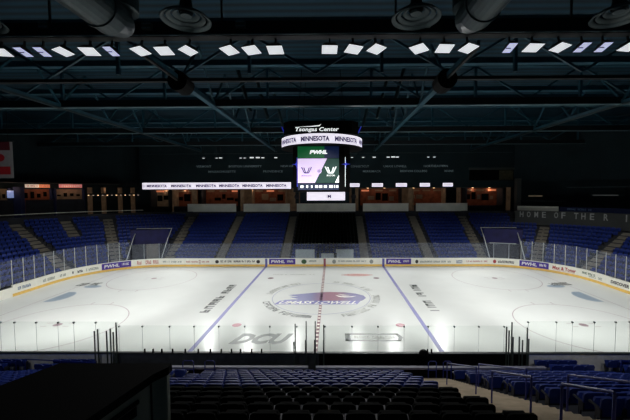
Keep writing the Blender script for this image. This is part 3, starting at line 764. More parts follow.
# officials' box behind the far boards
for a, c, h, lb in ((-4.0, -1.4, 2.05, 'white penalty box partition below the black seat block, round green emblem side'), (1.5, 3.9, 2.05, 'white penalty box partition past the red line'), (-.5, 1.3, 1.5, 'low white scorekeeper table front on the red line')):
    t = thing('box_partition', ((a + c) / 2, 14.0, 0), lb, 'partition', 'white partitions behind the far boards')
    MB().box(a, c, 13.95, 14.02, -.12, h).build('panel', M_panelw, t); MB().box(a, c, 13.93, 14.04, h, h + .05).build('top_trim', M_post, t)
for x, lb in ((-.95, 'dark chair beside the scorekeeper table, green emblem side'), (1.42, 'dark chair at the other end of the scorekeeper table')):
    t = thing('scorer_chair', (x, 13.7, -.12), lb, 'chair')
    MB().box(x - .2, x + .2, 13.55, 13.92, .9, .98).build('seat', M_black, t); MB().box(x - .2, x + .2, 13.86, 13.92, .98, 1.6).build('backrest', M_black, t)
    MB().box(x - .04, x + .04, 13.7, 13.78, -.12, .9).box(x - .2, x + .2, 13.6, 13.88, -.12, -.06).build('pedestal', M_black, t)

# ------------------------------------------------------------------ parapet, concourse, upper wall
RC = R0 + 1.6 + TR * (KT + 1)          # 22.0 : top of the seating
ZC = 6.3
YF = CY + RC                           # far straight parapet line
b = MB(); loft(b, samples_far(-90, 27.5, CY), [(RC, rz(KT) - .3), (RC, 6.6), (RC + .15, 6.6), (RC + .15, ZC)]); struct(b.build('wall_parapet', M_conc))
b = MB(); loft(b, samples_far(-90, 27.5, CY), [(RC + .16, ZC - .01), (RC + 7, ZC - .01)]); struct(b.build('floor_concourse', M_conc))
for i, (a, c) in enumerate(((-24.0, -15.6), (-14.3, -6.3), (-5.1, 5.0), (6.3, 14.1), (15.4, 24.2))):
    b = MB(); b.box(a, c, YF - .12, YF - .01, 6.55, 7.85); b.box(a, c, YF - .2, YF + .1, 7.85, 7.92)
    struct(tag(b.build('trim_%d' % (i + 1), M_parapet), None, None))
# rear wall of the concourse
b = MB(); loft(b, samples_far(-90, 90, CY), [(29.2, 5.0), (29.2, 20.6)]); struct(b.build('wall_back', M_teal))
for sd, nm in ((-1, 'wall_left'), (1, 'wall_right')):
    x = sd * (CX + 29.2); struct(MB().box(min(x, x + sd * .3), max(x, x + sd * .3), -40, CY - .01, -.12, 20.6).build(nm, M_teal))
# upper fascia, names wall, and soffit over the concourse (straight part)
b = MB(); b.box(-32.6, 32.6, 27.0, 27.3, 11.7, 20.6); b.box(-32.6, 32.6, 27.3, 33.5, 10.62, 10.75)
b.box(-32.6, -6.0, 27.02, 27.3, 10.45, 11.7); b.box(-6.0, 32.6, 27.02, 27.3, 10.62, 11.7)
struct(b.build('wall_far_upper', M_teal))
b = MB(); loft(b, samples_far(-90, -31, CY) if False else [((-CX, -CY), (-1, 0)), ((-CX, CY), (-1, 0))] + [((-CX, CY), (-math.sin(RAD(a)), math.cos(RAD(a)))) for a in range(86, 30, -4)], [(25.0, 11.4), (28.9, 11.4)]); struct(b.build('ceiling_concourse', M_teal))
# concourse back finish
b = MB(); b.box(-20, 22.5, 32.4, 32.5, ZC, 10.6); struct(b.build('wall_concourse', M_beige))

def box_thing(name, x0, x1, y0, y1, z0, z1, m, label, cat, group=None):
    o = MB().box(x0, x1, y0, y1, z0, z1).build(name, m); return tag(o, label, cat, group)
# concession stands behind the parapet
cs = [(-31.5, -28.0, M_beige, 'beige concession counter at the start of the long lit ribbon'), (-27.5, -23.8, M_warm, 'brown concession counter under the first ribbon words'), (-23.0, -16.0, M_warm, 'wide brown concession counter behind the second pale parapet'),
      (-13.8, -7.4, M_warm, 'brown concession counter at the end of the long lit ribbon'), (5.9, 13.6, M_warm, 'reddish concession counter under the small lit panels'), (15.6, 21.6, M_warm, 'reddish orange concession counter under the last small lit panels'), (24.6, 31.2, M_warm, 'orange lit concession counter under the suite window')]
for i, (a, c, m_, lb) in enumerate(cs):
    yb = 31.8 if max(abs(a), abs(c)) < 23.5 else 30.3
    rd = random.Random(50 + i)
    t = thing('concession_stand', ((a + c) / 2, yb - 1.3, ZC), lb, 'concession stand', 'concession stands on the concourse')
    MB().box(a, c, yb - 2.2, yb - 1.6, ZC, ZC + 1.15).build('counter', M_conc, t)
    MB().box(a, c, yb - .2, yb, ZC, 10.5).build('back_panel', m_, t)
    x = a + .3
    while x < c - .9:
        w_ = .5 + rd.random() * .8; z0_ = 8.2 + rd.random() * .5; z1_ = z0_ + .5 + rd.random() * .9
        MB().box(x, min(x + w_, c - .2), yb - .28, yb - .21, z0_, z1_).build('wall_board', rd.choice([M_beige, M_void, M_stair, M_warm, M_void]), t); x += w_ + .25
    n = 3 if c - a > 5 else 2
    for j in range(n):
        x = a + (c - a) * (j + .5) / n
        MB().box(x - .7, x + .7, yb - .35, yb - .29, 10.0, 10.3).build('menu_board', M_signorange if (i + j) % 4 == 0 else M_beige, t)
    for x in (a + .1, c - .1): MB().box(x - .1, x + .1, yb - 2.3, yb - .2, ZC, 10.5).build('side_column', M_beige if i % 2 else M_conc, t)
for i, x in enumerate((-14.9, -5.7, 5.3, 14.7, 23.2, 31.9, -23.35)):
    t = thing('concourse_column', (x, 28.0, ZC), 'pale square column on the far concourse ' + ('behind the second stair aisle from the canteen corner', 'beside the black seat block, purple advert side', 'beside the black seat block, small lit panels side', 'between the two reddish counters', 'before the orange lit counter', 'past the orange lit counter', 'between the first two brown counters')[i], 'column', 'columns on the far concourse')
    MB().box(x - .3, x + .3, 27.6, 28.0, ZC, 10.6).build('shaft', M_beige, t); MB().box(x - .34, x + .34, 27.55, 28.05, ZC, ZC + .3).build('base', M_conc, t)
for i, x in enumerate((-29.5, -26, -21.5, -18, -13.3, -9.5, 7.5, 10.5, 15.8, 19.5, 26.5, 29.5)):
    t = thing('concourse_lamp', (x, 29.8, 10.6), '%s small warm ceiling lamp along the far concourse' % ORD[i + 1], 'lamp', 'warm lamps in the concourse ceiling')
    b = MB(); b.lathe([(0, 0), (.16, 0), (.18, .06), (0, .06)], (x, 29.8, 10.54), 12); b.build('shade', M_warmlamp, t)
    ld = bpy.data.lights.new('concourse_glow', 'POINT'); ld.energy = 11; ld.color = (1, .66, .46); ld.shadow_soft_size = .15
    lo = bpy.data.objects.new('concourse_glow', ld); COL.objects.link(lo); lo.location = (x, 29.8, 10.3)
# corner concourse of the canteen sign end
def arc_panel(mb, side, a0, a1, r, z0, z1, N=4, th=.12, mi=0):
    vs = []
    for i in range(N + 1):
        a = a0 + (a1 - a0) * i / N
        for rr_, z in ((r, z0), (r + th, z0), (r + th, z1), (r, z1)): p = arcp(a, rr_, side); vs.append((p.x, p.y, z))
    fs = [(0, 1, 2, 3), tuple(4 * N + j for j in (3, 2, 1, 0))]
    for i in range(N):
        for j in range(4): fs.append((4 * i + j, 4 * i + (j + 1) % 4, 4 * i + 4 + (j + 1) % 4, 4 * i + 4 + j))
    mb.add(vs, fs, mi); return mb
def corner_sign(a0, a1, z0, z1, parts_, label):
    c = arcp((a0 + a1) / 2, 27.3, -1); t = thing('lit_sign', (c.x, c.y, z0), label, 'lit sign')
    for (u0, u1, m_) in parts_:
        # a0 (more negative x) to a1
        arc_panel(MB(), -1, a0 + (a1 - a0) * u0, a0 + (a1 - a0) * u1, 27.5, z0, z1).build('panel', m_, t)
        b = MB(); strokes_on(b, 9, lambda u, v: (lambda p: Vector((p.x, p.y, z0 + .12 + (z1 - z0 - .24) * v)))(arcp(a0 + (a1 - a0) * (u0 + (u1 - u0) * (.1 + .8 * u)), 27.46, -1)), seed=int(a0 + u0 * 9)); b.build('lettering', M_txtpink if m_ is not M_signpink else M_adwhite, t)
    b = MB()
    for a in (a0 + .5, a1 - .5): p = arcp(a, 27.6, -1); b.bar((p.x, p.y, z1), (p.x, p.y, 11.4), .06)
    b.build('hanger', M_dkbeam, t)
corner_sign(59.8, 53.7, 10.72, 11.22, ((0, .55, M_signcream), (.55, 1, M_signorange)), 'lit sign half cream half orange over the corner canteen')
corner_sign(51.3, 45.1, 10.74, 11.3, ((0, 1, M_signpink),), 'lit rosy sign with pale lettering over the corner canteen')
def canteen(a0, a1, m_, label, z1=10.5):
    c = arcp((a0 + a1) / 2, 28, -1); t = thing('corner_canteen', (c.x, c.y, ZC), label, 'concession stand')
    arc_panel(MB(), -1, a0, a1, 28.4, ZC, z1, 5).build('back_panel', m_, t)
    arc_panel(MB(), -1, a0, a1, 26.6, ZC, 8.9, 5).build('counter', M_conc, t)
    b = MB(); rd = random.Random(int(a0))
    for j in range(4):
        a = a0 + (a1 - a0) * (.12 + .22 * j); arc_panel(b, -1, a, a + (a1 - a0) * .12, 28.3, 9.0 + rd.random() * .4, 9.6 + rd.random() * .6, 1)
    b.build('shelf_goods', M_void, t)
    for a in (a0, a1): p = arcp(a, 27.5, -1); MB().box(p.x - .15, p.x + .15, p.y - .15, p.y + .15, ZC, 10.6).build('side_column', M_darkblue, t)
canteen(68.5, 63.5, M_beige, 'beige fronted canteen bay with a pale blue poster')
canteen(60.5, 53.5, M_warm, 'brown canteen bay under the cream and orange sign')
canteen(52.5, 44.8, M_beige, 'tan canteen bay with closed shutter under the rosy sign')
p0 = arcp(63.5, 27.2, -1)
t = thing('wall_poster', (p0.x, p0.y, 9.2), 'small glowing pale blue poster by the dark blue column', 'poster')
arc_panel(MB(), -1, 64.3, 62.8, 27.2, 9.2, 10.25, 2).build('panel', M_screenblue, t); arc_panel(MB(), -1, 64.4, 62.7, 27.33, 9.1, 10.35, 2, .05).build('frame', M_black, t)
p0 = arcp(61.7, 27, -1); o = MB().box(p0.x - .6, p0.x + .5, p0.y - .3, p0.y + .3, ZC, 10.8).build('concourse_column', M_darkblue); tag(o, 'dark blue pillar beside the glowing poster on the corner concourse', 'column')
for i in range(12):
    a = 44 - i * 1.45; p = arcp(a, 25.2, -1)
    t = thing('strip_lamp', (p.x, p.y, 9.5), '%s small warm light in the row over the dark corner concourse' % ORD[i + 1], 'lamp', 'row of small warm lights on the corner')
    b = MB(); b.lathe([(0, 0), (.09, 0), (.11, .08), (0, .1)], (p.x, p.y, 9.45), 8); b.build('shade', M_warmlamp if i % 2 == 0 else M_signcream, t)
b = MB(); arc_panel(b, -1, 45, 27, 25.2, 9.55, 9.8, 6); arc_panel(b, -1, 90, 27, 27.9, 11.35, 11.6, 10); struct(b.build('trim_6', M_dkbeam))
for i, a in enumerate((43, 39, 34, 30)):
    p = arcp(a, 27.5, -1); t = thing('concourse_column', (p.x, p.y, ZC), '%s tan column in the dim corner concourse past the rosy sign' % ORD[i + 1], 'column', 'columns in the dim corner')
    MB().box(p.x - .25, p.x + .25, p.y - .25, p.y + .25, ZC, 10.8).build('shaft', M_beige, t)
for a in (56, 49, 64, 38):
    p = arcp(a, 27.0, -1); ld = bpy.data.lights.new('canteen_glow', 'POINT'); ld.energy = 16 if a > 40 else 5; ld.color = (1, .62, .4); ld.shadow_soft_size = .15
    lo = bpy.data.objects.new('canteen_glow', ld); COL.objects.link(lo); lo.location = (p.x, p.y, 10.5)
# thin rail on the corner parapet
b = MB(); loft(b, [((-CX, -CY), (-1, 0)), ((-CX, CY), (-1, 0))] + [((-CX, CY), (-math.sin(RAD(a)), math.cos(RAD(a)))) for a in range(86, 25, -4)], [(RC - .02, 6.95), (RC + .08, 6.95), (RC + .08, 7.05), (RC - .02, 7.05)]); struct(b.build('trim_7', M_parapet))

# ribbon board
t = thing('ribbon_board', (-19.2, 26.95, 10.5), 'long glowing white ribbon board with repeated purple team name', 'ribbon display')
MB().box(-32.1, -6.15, 26.86, 27.0, 10.5, 11.62).build('display', M_ledwhite, t)
MB().box(-32.2, -6.05, 26.9, 27.01, 10.4, 11.72).build('frame', M_black, t)
b = MB()
for x in (-35.3, -31.35, -27.05, -22.7, -18.65, -14.6, -10.45):
    a = max(x, -32.0); text_on(b, 'MINNESOTA', lambda u, v, x=x: (x + 3.55 * u, 26.84, 10.8 + .52 * v), bold=.045) if x > -33 else text_on(b, 'TA', lambda u, v: (-32.0 + .35 * u, 26.84, 10.82 + .46 * v), bold=.02)
b.build('lettering', M_ledpurple, t)
for i, (a, c) in enumerate(((4.1, 5.75), (7.9, 9.8), (12.04, 13.94), (16.18, 17.9), (20.14, 21.86))):
    t = thing('small_display', ((a + c) / 2, 26.95, 10.8), '%s small glowing white panel on the upper wall past the scoreboard' % ORD[i + 1], 'display panel', 'small lit panels on the upper wall')
    MB().box(a, c, 26.88, 27.0, 10.78, 11.38).build('display', M_ledwhite, t); MB().box(a - .06, c + .06, 26.92, 27.01, 10.72, 11.44).build('frame', M_black, t)
    b = MB(); strokes_on(b, 6, lambda u, v: (a + (c - a) * (.2 + .6 * u), 26.86, 11.0 + .16 * v), seed=i); b.build('lettering', M_ledpurple, t)
# central lower display with dark housing
t = thing('lower_display', (0, 26.8, 7.9), 'wide white display with one dark letter below the hanging scoreboard', 'display panel')
MB().box(-4.6, 4.0, 26.9, 26.99, 7.95, 11.7).build('housing', M_teal, t); MB().box(-3.38, 3.24, 26.8, 26.9, 8.45, 9.9).build('display', M_ledwhite, t)
b = MB(); text_on(b, 'M', lambda u, v: (.2 + .6 * u, 26.78, 8.85 + .6 * v), bold=.03); b.build('lettering', M_ledpurple, t)
for s_ in (-5.1, 4.7):
    t = thing('wall_speaker', (s_, 26.6, 8.5), 'grey domed wall speaker %s the lower white display' % ('before' if s_ < 0 else 'after'), 'speaker')
    b = MB(); b.tube([(s_, 26.9, 9.1), (s_, 26.75, 9.1), (s_, 26.5, 9.1), (s_, 26.4, 9.1)], [.2, .42, .45, .3], 12); b.build('body', M_conc, t); MB().box(s_ - .3, s_ + .3, 26.9, 27.2, 7.9, 10.6).build('mount', M_teal, t)
# names on the upper wall
NM = [('VERMONT', -22.6, -19.99, 14.4), ('MASSACHUSETTS', -20.51, -15.81, 13.5), ('BOSTON UNIVERSITY', -16.94, -11.21, 14.4), ('PROVIDENCE', -10.95, -7.57, 13.5), ('NEW HAMPSHIRE', -7.9, -3.6, 14.4),
      ('CONNECTICUT', 4.27, 7.37, 14.3), ('MERRIMACK', 6.34, 9.44, 13.45), ('UMASS LOWELL', 9.87, 13.91, 14.3), ('BOSTON COLLEGE', 12.8, 17.43, 13.45), ('NORTHEASTERN', 16.83, 20.95, 14.3), ('MAINE', 20.44, 21.98, 13.45)]
for s_, a, c, z in NM:
    b = MB(); text_on(b, s_, lambda u, v: (a + (c - a) * u, 26.97, z - .17 + .36 * v), bold=.01)
    tag(b.build('wall_lettering', M_walltext), 'dim grey wall lettering reading %s on the dark upper wall' % s_, 'lettering', 'team names on the upper wall')
b = MB(); b.box(-32, 32, 26.93, 26.99, 16.55, 16.65); struct(b.build('trim_8', M_duct))

# suite window
t = thing('suite_window', (28.4, 26.9, 11.8), 'dark suite window with tan top edge on the upper wall', 'window bay')
MB().box(24.7, 32.3, 26.93, 26.99, 11.85, 13.6).build('opening', M_void, t); MB().box(24.6, 32.4, 26.85, 27.0, 13.6, 14.0).build('top_beam', M_bandgrey, t)
MB().box(29.8, 32.2, 26.9, 26.925, 11.9, 13.5).build('curtain', mat('suite_tan', (80, 74, 50), var=.3), t)
b = MB(); b.box(24.6, 32.4, 26.85, 27.0, 11.7, 11.82); b.build('sill', M_dkbeam, t)
# divider pillar next to the fascia
o = MB().box(31.2, 31.9, 23.8, 24.6, rz(11), 12.0).build('divider_pillar', M_bandgrey); tag(o, 'narrow dim pillar where the lettered fascia begins', 'pillar')

# lettered fascia on the end stand
t = thing('fascia_band', (CX + 15, CY + 12, 4.9), 'long dark grey fascia with pale spaced letters over the end stand', 'fascia')
b = MB(); loft(b, [((CX, CY), (math.sin(RAD(a)), math.cos(RAD(a)))) for a in [27.2 + (90 - 27.2) * i / 20 for i in range(21)]] + [((CX, -CY), (1, 0)), ((CX, -16), (1, 0))], [(19.9, 4.7), (19.6, 4.7), (19.6, 6.9), (19.9, 6.9)]); b.build('panel', M_bandgrey, t)
b = MB()
def band_letter(ch, a, w=.5, h=.9, zc=6.32):
    da = math.degrees(w / 19.6)
    text_on(b, ch, lambda u, v: (lambda p: Vector((p.x, p.y, zc - h / 2 + h * v)))(arcp(a + da * (u - .5), 19.57, 1)), bold=.02)
for ch, a in zip('HOMEOFTHER', (29.9, 32.7, 35.6, 38.5, 43.0, 45.6, 50.1, 52.6, 55.5, 60.1)): band_letter(ch, a)
for ch, a in zip('IVERHAWKS', (66.6, 69.2, 72, 74.8, 80, 82.5, 85, 87.3, 89.5)): band_letter(ch, a, w=.14 if ch == 'I' else .5)
b.build('lettering', M_bandtext, t)
# deck, pale wall piece, blue ribbon behind the fascia
b = MB(); loft(b, [((CX, CY), (math.sin(RAD(a)), math.cos(RAD(a)))) for a in [27.2 + (90 - 27.2) * i / 12 for i in range(13)]] + [((CX, -CY), (1, 0)), ((CX, -16), (1, 0))], [(19.9, 6.8), (30, 6.8)]); struct(b.build('floor_upper_deck', M_conc))
b = MB(); arc_panel(b, 1, 28.2, 43.0, 21.2, 6.8, 7.55, 5); tag(b.build('low_partition', M_parapet), 'pale low partition standing over the lettering start of the fascia', 'partition')
b = MB(); arc_panel(b, 1, 43.4, 80, 21.2, 6.8, 7.5, 10); o = b.build('low_partition', M_darkblue); tag(o, 'dark blue low partition above the later fascia letters', 'partition')
b = MB(); strokes_on(b, 14, lambda u, v: (lambda p: Vector((p.x, p.y, 7.05 + .25 * v)))(arcp(46 + 8 * u, 21.15, 1)), seed=31); b.build('lettering', M_txtblue, o)
b = MB(); arc_panel(b, 1, 44, 90, 24.5, 10.4, 10.55, 8); arc_panel(b, 1, 30, 44, 24.5, 8.2, 8.35, 4); struct(b.build('trim_9', M_duct))
t = thing('strip_light', tuple(arcp(35, 24, 1)) + (9.0,), 'short dim tan strip light in the upper deck gloom', 'lamp'); arc_panel(MB(), 1, 32, 36.6, 24.2, 9.0, 9.22, 2).build('tube', mat('dim_strip', (120, 110, 90), emit=.18, emit_rgb=(130, 118, 96), var=0), t)
t = thing('strip_light', tuple(arcp(56, 24, 1)) + (9.3,), 'thin grey strip light farther round the upper deck gloom', 'lamp'); arc_panel(MB(), 1, 52, 59, 24.2, 9.2, 9.32, 2).build('tube', mat('dim_strip2', (110, 115, 115), emit=.2, emit_rgb=(110, 115, 115), var=0), t)
b = MB(); arc_panel(b, 1, 27, 90, 25.0, 11.6, 20.6, 12); struct(b.build('wall_right_upper', M_teal))

# hanging banner on the canteen side
t = thing('hanging_banner', (-35.0, 5, 11.5), 'hanging red and pale banner high above the end stand', 'banner')
MB().box(-37.6, -33.55, 5, 5.04, 11.5, 15.4).build('cloth', M_bannerw, t)
MB().box(-37.6, -33.8, 4.97, 4.999, 14.5, 15.38).build('top_stripe', M_bannerdr, t); MB().box(-37.6, -33.85, 4.97, 4.999, 11.9, 12.75).build('lower_stripe', M_bannerr, t)
b = MB(); b.add([(-34.95 + .55 * math.cos(k * PI / 8), 4.97, 13.7 + .42 * math.sin(k * PI / 8)) for k in range(16)], [tuple(range(16))]); b.build('red_mark', M_bannerr, t)
b = MB(); b.tube([(-37.6, 5.02, 15.42), (-33.4, 5.02, 15.42)], .05, 8); b.bar((-34, 5.02, 15.4), (-34, 5.02, 20.6), .03); b.bar((-37, 5.02, 15.4), (-37, 5.02, 20.6), .03); b.build('hanging_pole', M_dkbeam, t)

# ------------------------------------------------------------------ roof
ZR = 20.6
struct(MB().box(-52, 52, -40, 36, ZR, ZR + .3).build('ceiling', M_deck))
def purlin(y, z, h, m_, label, x0=-45, x1=45, w=.25):
    t = thing('roof_beam', (0, y, z), label, 'roof beam'); 
    MB().box(x0, x1, y - w / 2, y + w / 2, z, z + h).build('web', m_, t)
    MB().box(x0, x1, y - w, y + w, z - .05, z).build('flange', M_steel_l if m_ is M_dkbeam else m_, t); return t
def cross_truss(y, z0, label, bay=4.3, hl=True, z1=None, hh=.55):
    """truss spanning the width (x) with flat chords and webs"""
    z1 = z1 or ZR - .2
    t = thing('roof_truss', (0, y, z0), label, 'roof truss', 'roof trusses spanning the ice')
    b = MB(); b.box(-45, 45, y - .16, y + .16, z0, z0 + hh); b.build('bottom_chord', M_dkbeam, t)
    if hl: MB().box(-45, 45, y - .26, y + .2, z0 - .06, z0).build('chord_flange', M_steel_l, t)
    MB().box(-45, 45, y - .15, y + .15, z1 - .35, z1).build('top_chord', M_teal2, t)
    x = -43; i = 0
    while x < 43:
        b = MB(); b.bar((x, y, z0 + .5), (x + bay, y, z1 - .3) if i % 2 == 0 else (x + bay * .0, y, z1 - .3), .14 if i % 2 == 0 else .2)
        if i % 2 == 0: b2 = MB(); b2.bar((x + bay * 2, y, z0 + .5), (x + bay, y, z1 - .3), .14); b2.build('web_member', M_teal2, t)
        b.build('web_member', M_teal2, t); x += bay; i += 1
    return t
cross_truss(-2.8, 17.0, 'roof truss nearest in front of the hanging scoreboard with pale lower edge', 4.3)
cross_truss(9.1, 17.0, 'roof truss just beyond the hanging scoreboard', 4.3)
cross_truss(21.0, 17.2, 'deepest roof truss, close before the lettered upper wall', 4.3)
cross_truss(-8.8, 17.05, 'roof truss nearest behind the catwalk, thin dark chord', 4.3, hl=False, hh=.2)
for i, y in enumerate((-12.2, -6.6, -.2, 2.4, 5.4, 12.3, 15.2, 18.2, 24)):
    purlin(y, 18.9 + .0 * i, .4, M_teal2, '%s teal roof purlin back from the light bank' % ORD[i + 1])
# long trusses running away from the viewer
for x, lb in ((-21.6, 'long roof chord running away over the canteen half'), (-8.7, 'long roof chord running away just beside the big duct'), (8.3, 'long roof chord running away beside the shorter duct'), (24.8, 'long roof chord running away over the lettered end')):
    t = thing('roof_truss', (x, 5, 17), lb, 'roof truss', 'long roof trusses')
    MB().box(x - (.2 if abs(x) < 15 else .1), x + (.2 if abs(x) < 15 else .1), -9.5, 26.8, 16.85, 17.0).build('bottom_chord', M_teal2 if abs(x) < 15 else M_duct, t); MB().box(x - .07, x + .07, -14, -9.5, 16.87, 17.0).build('chord_tail', M_dkbeam, t)
    MB().box(x - .08, x + .08, -14, 26.8, 17.0, 17.25).build('chord_web', M_teal2, t)
    y = -9.0; i = 0
    while y < 22:
        b = MB(); b.bar((x, y, 17.2), (x, y + 3.0, ZR - .1), .14); b.build('web_member', M_teal2, t)
        b = MB(); b.bar((x, y + 6.0, 17.2), (x, y + 3.0, ZR - .1), .14); b.build('web_member', M_teal2, t); y += 6.0
    if abs(x) < 10:
        b = MB(); b.tube([(x, -9.6, 16.9), (x, -8.4, 16.9)], .62, 16); b.build('node_drum', M_black, t, label='dark drum hung on the chord')
# extra slanted braces around the scoreboard
for i, (x, y) in enumerate(((-6.2, -1.0), (-4.3, 6), (6.4, -1.0), (4.4, 6), (-5.2, 2), (5.4, 2))):
    b = MB(); b.bar((x, y, 17.0), (x - .9 * (1 if x < 0 else -1), y - .6, ZR - .1), .24)
    tag(b.build('roof_brace', M_duct), '%s pale slanted brace in the roof around the scoreboard' % ORD[i + 1], 'brace', 'slanted roof braces')
# catwalk with the light bank
t = thing('catwalk', (0, -15.2, 16.9), 'dark lighting catwalk crossing the roof above the floodlights', 'catwalk')
MB().box(-30, 30, -15.3, -14.85, 16.95, 17.02).build('deck', M_dkbeam, t)
MB().box(-30, 30, -15.32, -15.28, 17.02, 17.62).build('kick_panel', M_dkbeam, t); MB().box(-30, 30, -14.88, -14.84, 17.02, 17.62).build('rear_panel', M_dkbeam, t)
b = MB(); b.tube([(-30, -15.36, 17.0), (30, -15.36, 17.0)], .035, 6); b.build('lamp_rail', M_steel_l, t)
for x in range(-28, 29, 8):
    b = MB(); b.bar((x, -15.1, 17.02), (x, -15.1, ZR), .08); b.build('hanger', M_dkbeam, t)
LX = [-14.45, -13.38, -12.48, -11.49, -10.25, -9.23, -7.85, -6.74, -5.62, -3.69, -2.66, -1.55, .97, 2.08, 3.14, 5.11, 6.28, 7.38, 9.28, 10.34, 11.58, 12.59, 13.55, 14.74]
LYAW = [10, 0, 5, -25, 4, -3, -22, -3, -38, -28, -18, -2, 3, 22, 38, -42, 4, 30, 0, 4, 24, 0, -3, 12]
for i, x in enumerate(LX):
    p = Vector((x, -15.05, 16.42)); e = thing('floodlight', p, '%s floodlight of the bright row, counted from the banner side' % ORD[i + 1], 'floodlight', 'floodlights under the catwalk')
    small = i in (1, 2, 5, 18, 21, 22)
    e.rotation_euler = (RAD(-11), 0, RAD(LYAW[i]))
    w, d = (.2, .38) if small else (.38, .34)
    b = MB(); vs = [Vector(v) for v in ((-w, -d, 0), (w, -d, 0), (w, d, 0), (-w, d, 0), (-w * .5, -d * .5, .22), (w * .5, -d * .5, .22), (w * .5, d * .5, .22), (-w * .5, d * .5, .22))]
    b.add(vs, [(4, 5, 6, 7), (0, 1, 5, 4), (1, 2, 6, 5), (2, 3, 7, 6), (3, 0, 4, 7), (0, 3, 2, 1)])
    for nm, mb_, m_ in (('housing', b, M_dkbeam),):
        o = mb_.build(nm, m_); o.parent = e; o.matrix_parent_inverse = Matrix.Identity(4)
    b = MB(); b.add([(-w * .94, -d * .94, -.01), (w * .94, -d * .94, -.01), (w * .94, d * .94, -.01), (-w * .94, d * .94, -.01)], [(0, 3, 2, 1)])
    if small: b.box(-w * .9, w * .2, -.02, .02, -.03, -.012, 1)
    o = b.build('lamp_face', [M_lamp2 if small else M_lamp, M_dkbeam]); o.parent = e; o.matrix_parent_inverse = Matrix.Identity(4)
    b = MB(); b.bar((0, 0, .2), (0, 0, .57), .07); o = b.build('bracket', M_dkbeam); o.parent = e; o.matrix_parent_inverse = Matrix.Identity(4)
# round ceiling diffusers above the catwalk
for (x, y, lb) in ((-5.05, -16.5, 'round ringed air diffuser above the ninth floodlight'), (-14.0, -16.5, 'round ringed air diffuser at the banner end of the catwalk'), (4.6, -16.5, 'round ringed air diffuser above the middle of the bright row'), (13.0, -16.5, 'round ringed air diffuser at the lettered end of the catwalk')):
    t = thing('air_diffuser', (x, y, 17.02), lb, 'air diffuser', 'round air diffusers')
    for j, r in enumerate((1.0, .77, .52)):
        b = MB(); b.lathe([(r - .16, .12 + j * .1), (r, j * .1), (r + .02, .04 + j * .1), (r - .12, .18 + j * .1)], (x, y, 17.02), 32); b.build('ring', M_duct, t, smooth=True)
    b = MB(); b.lathe([(0, .2), (.22, .2), (.25, .28), (0, .4)], (x, y, 17.02), 24); b.build('centre_plate', M_duct, t)
    b = MB(); b.lathe([(.3, .35), (.2, 1.0), (.2, 3.5)], (x, y, 17.02), 24); b.build('neck', M_dkbeam, t)
# ducts
def duct(x, y0, y1, z, r, label):
    t = thing('air_duct', (x, y1, z), label, 'air duct')
    b = MB(); pts = [(x, y0, z), (x, y1 - .4, z), (x, y1, z + .1), (x, y1 + .25, z + .6), (x, y1 + .3, ZR - .02)]; b.tube(pts, r, 24); b.build('duct_run', M_duct, t, smooth=False)
    y = y0 + 1.0
    while y < y1 - .5:
        b = MB(); b.tube([(x, y - .04, z), (x, y + .04, z)], r + .05, 24); b.build('collar', M_duct, t); y += 2.2
duct(-7.75, -30, -16.9, 16.8, .70, 'big round duct ending over the banner side floodlights')
duct(6.75, -30, -16.9, 16.8, .66, 'round duct ending above the lettered side floodlights')
b = MB(); b.tube([(8.6, -28, 17.6), (8.2, -16.6, 17.6)], .14, 10); tag(b.build('roof_pipe', M_duct), 'thin pipe running beside the shorter round duct', 'pipe')
for i, (x, z) in enumerate(((-12.7, 17.3), (-7.6, 17.3), (-3.0, 17.9), (4.7, 17.35), (-6.0, 17.45))):
    pass
for i, (x, y, z, lb) in enumerate(((-3.05, -15.42, 17.25, 'small pale junction box on the catwalk over the tenth floodlight'), (-12.0, -15.42, 17.3, 'small pale fixture on the catwalk near the banner end'), (-7.3, -15.42, 17.2, 'small pale fixture on the catwalk beside the big duct'), (5.3, -15.42, 17.2, 'small pale fixture on the catwalk below the middle diffuser'))):
    t = thing('junction_box', (x, y, z), lb, 'fixture'); MB().box(x - .22, x + .22, y - .1, y + .08, z, z + .28).build('body', M_dkpost, t); MB().box(x - .2, x + .2, y - .12, y - .1, z + .2, z + .26).box(x - .2, x + .2, y - .12, y - .1, z + .02, z + .08).build('label_plate', M_steel_l, t)

# far light bank (seen from behind as small glints)
FX = [-19.32, -17.24, -16.61, -13.42, -12.79, -11.68, -10.72, -9.93, -7.87, 4.16, 5.9, 7.64, 9.84, 10.63, 11.26, 16.13, 17.08]
BR = [1, 1, 2, 1, 1, 3, 3, 2, 2, 1, 1, 2, 2, 3, 2, 1, 1]
for i, x in enumerate(FX):
    t = thing('floodlight', (x, 22, 15.3), '%s dim glinting floodlight of the far bank under the deepest truss' % ORD[i + 1], 'floodlight', 'floodlights of the far bank')
    MB().box(x - .28, x + .28, 21.85, 22.2, 15.25, 15.5).build('housing', M_dkbeam, t)
    w = .1 + .07 * BR[i]; MB().box(x - w, x + w, 21.82, 21.85, 15.26, 15.26 + .05 + .05 * BR[i]).build('lamp_face', M_lamp, t)
    b = MB(); b.bar((x, 22, 15.5), (x, 21.6, 17.2), .05); b.build('bracket', M_dkbeam, t)

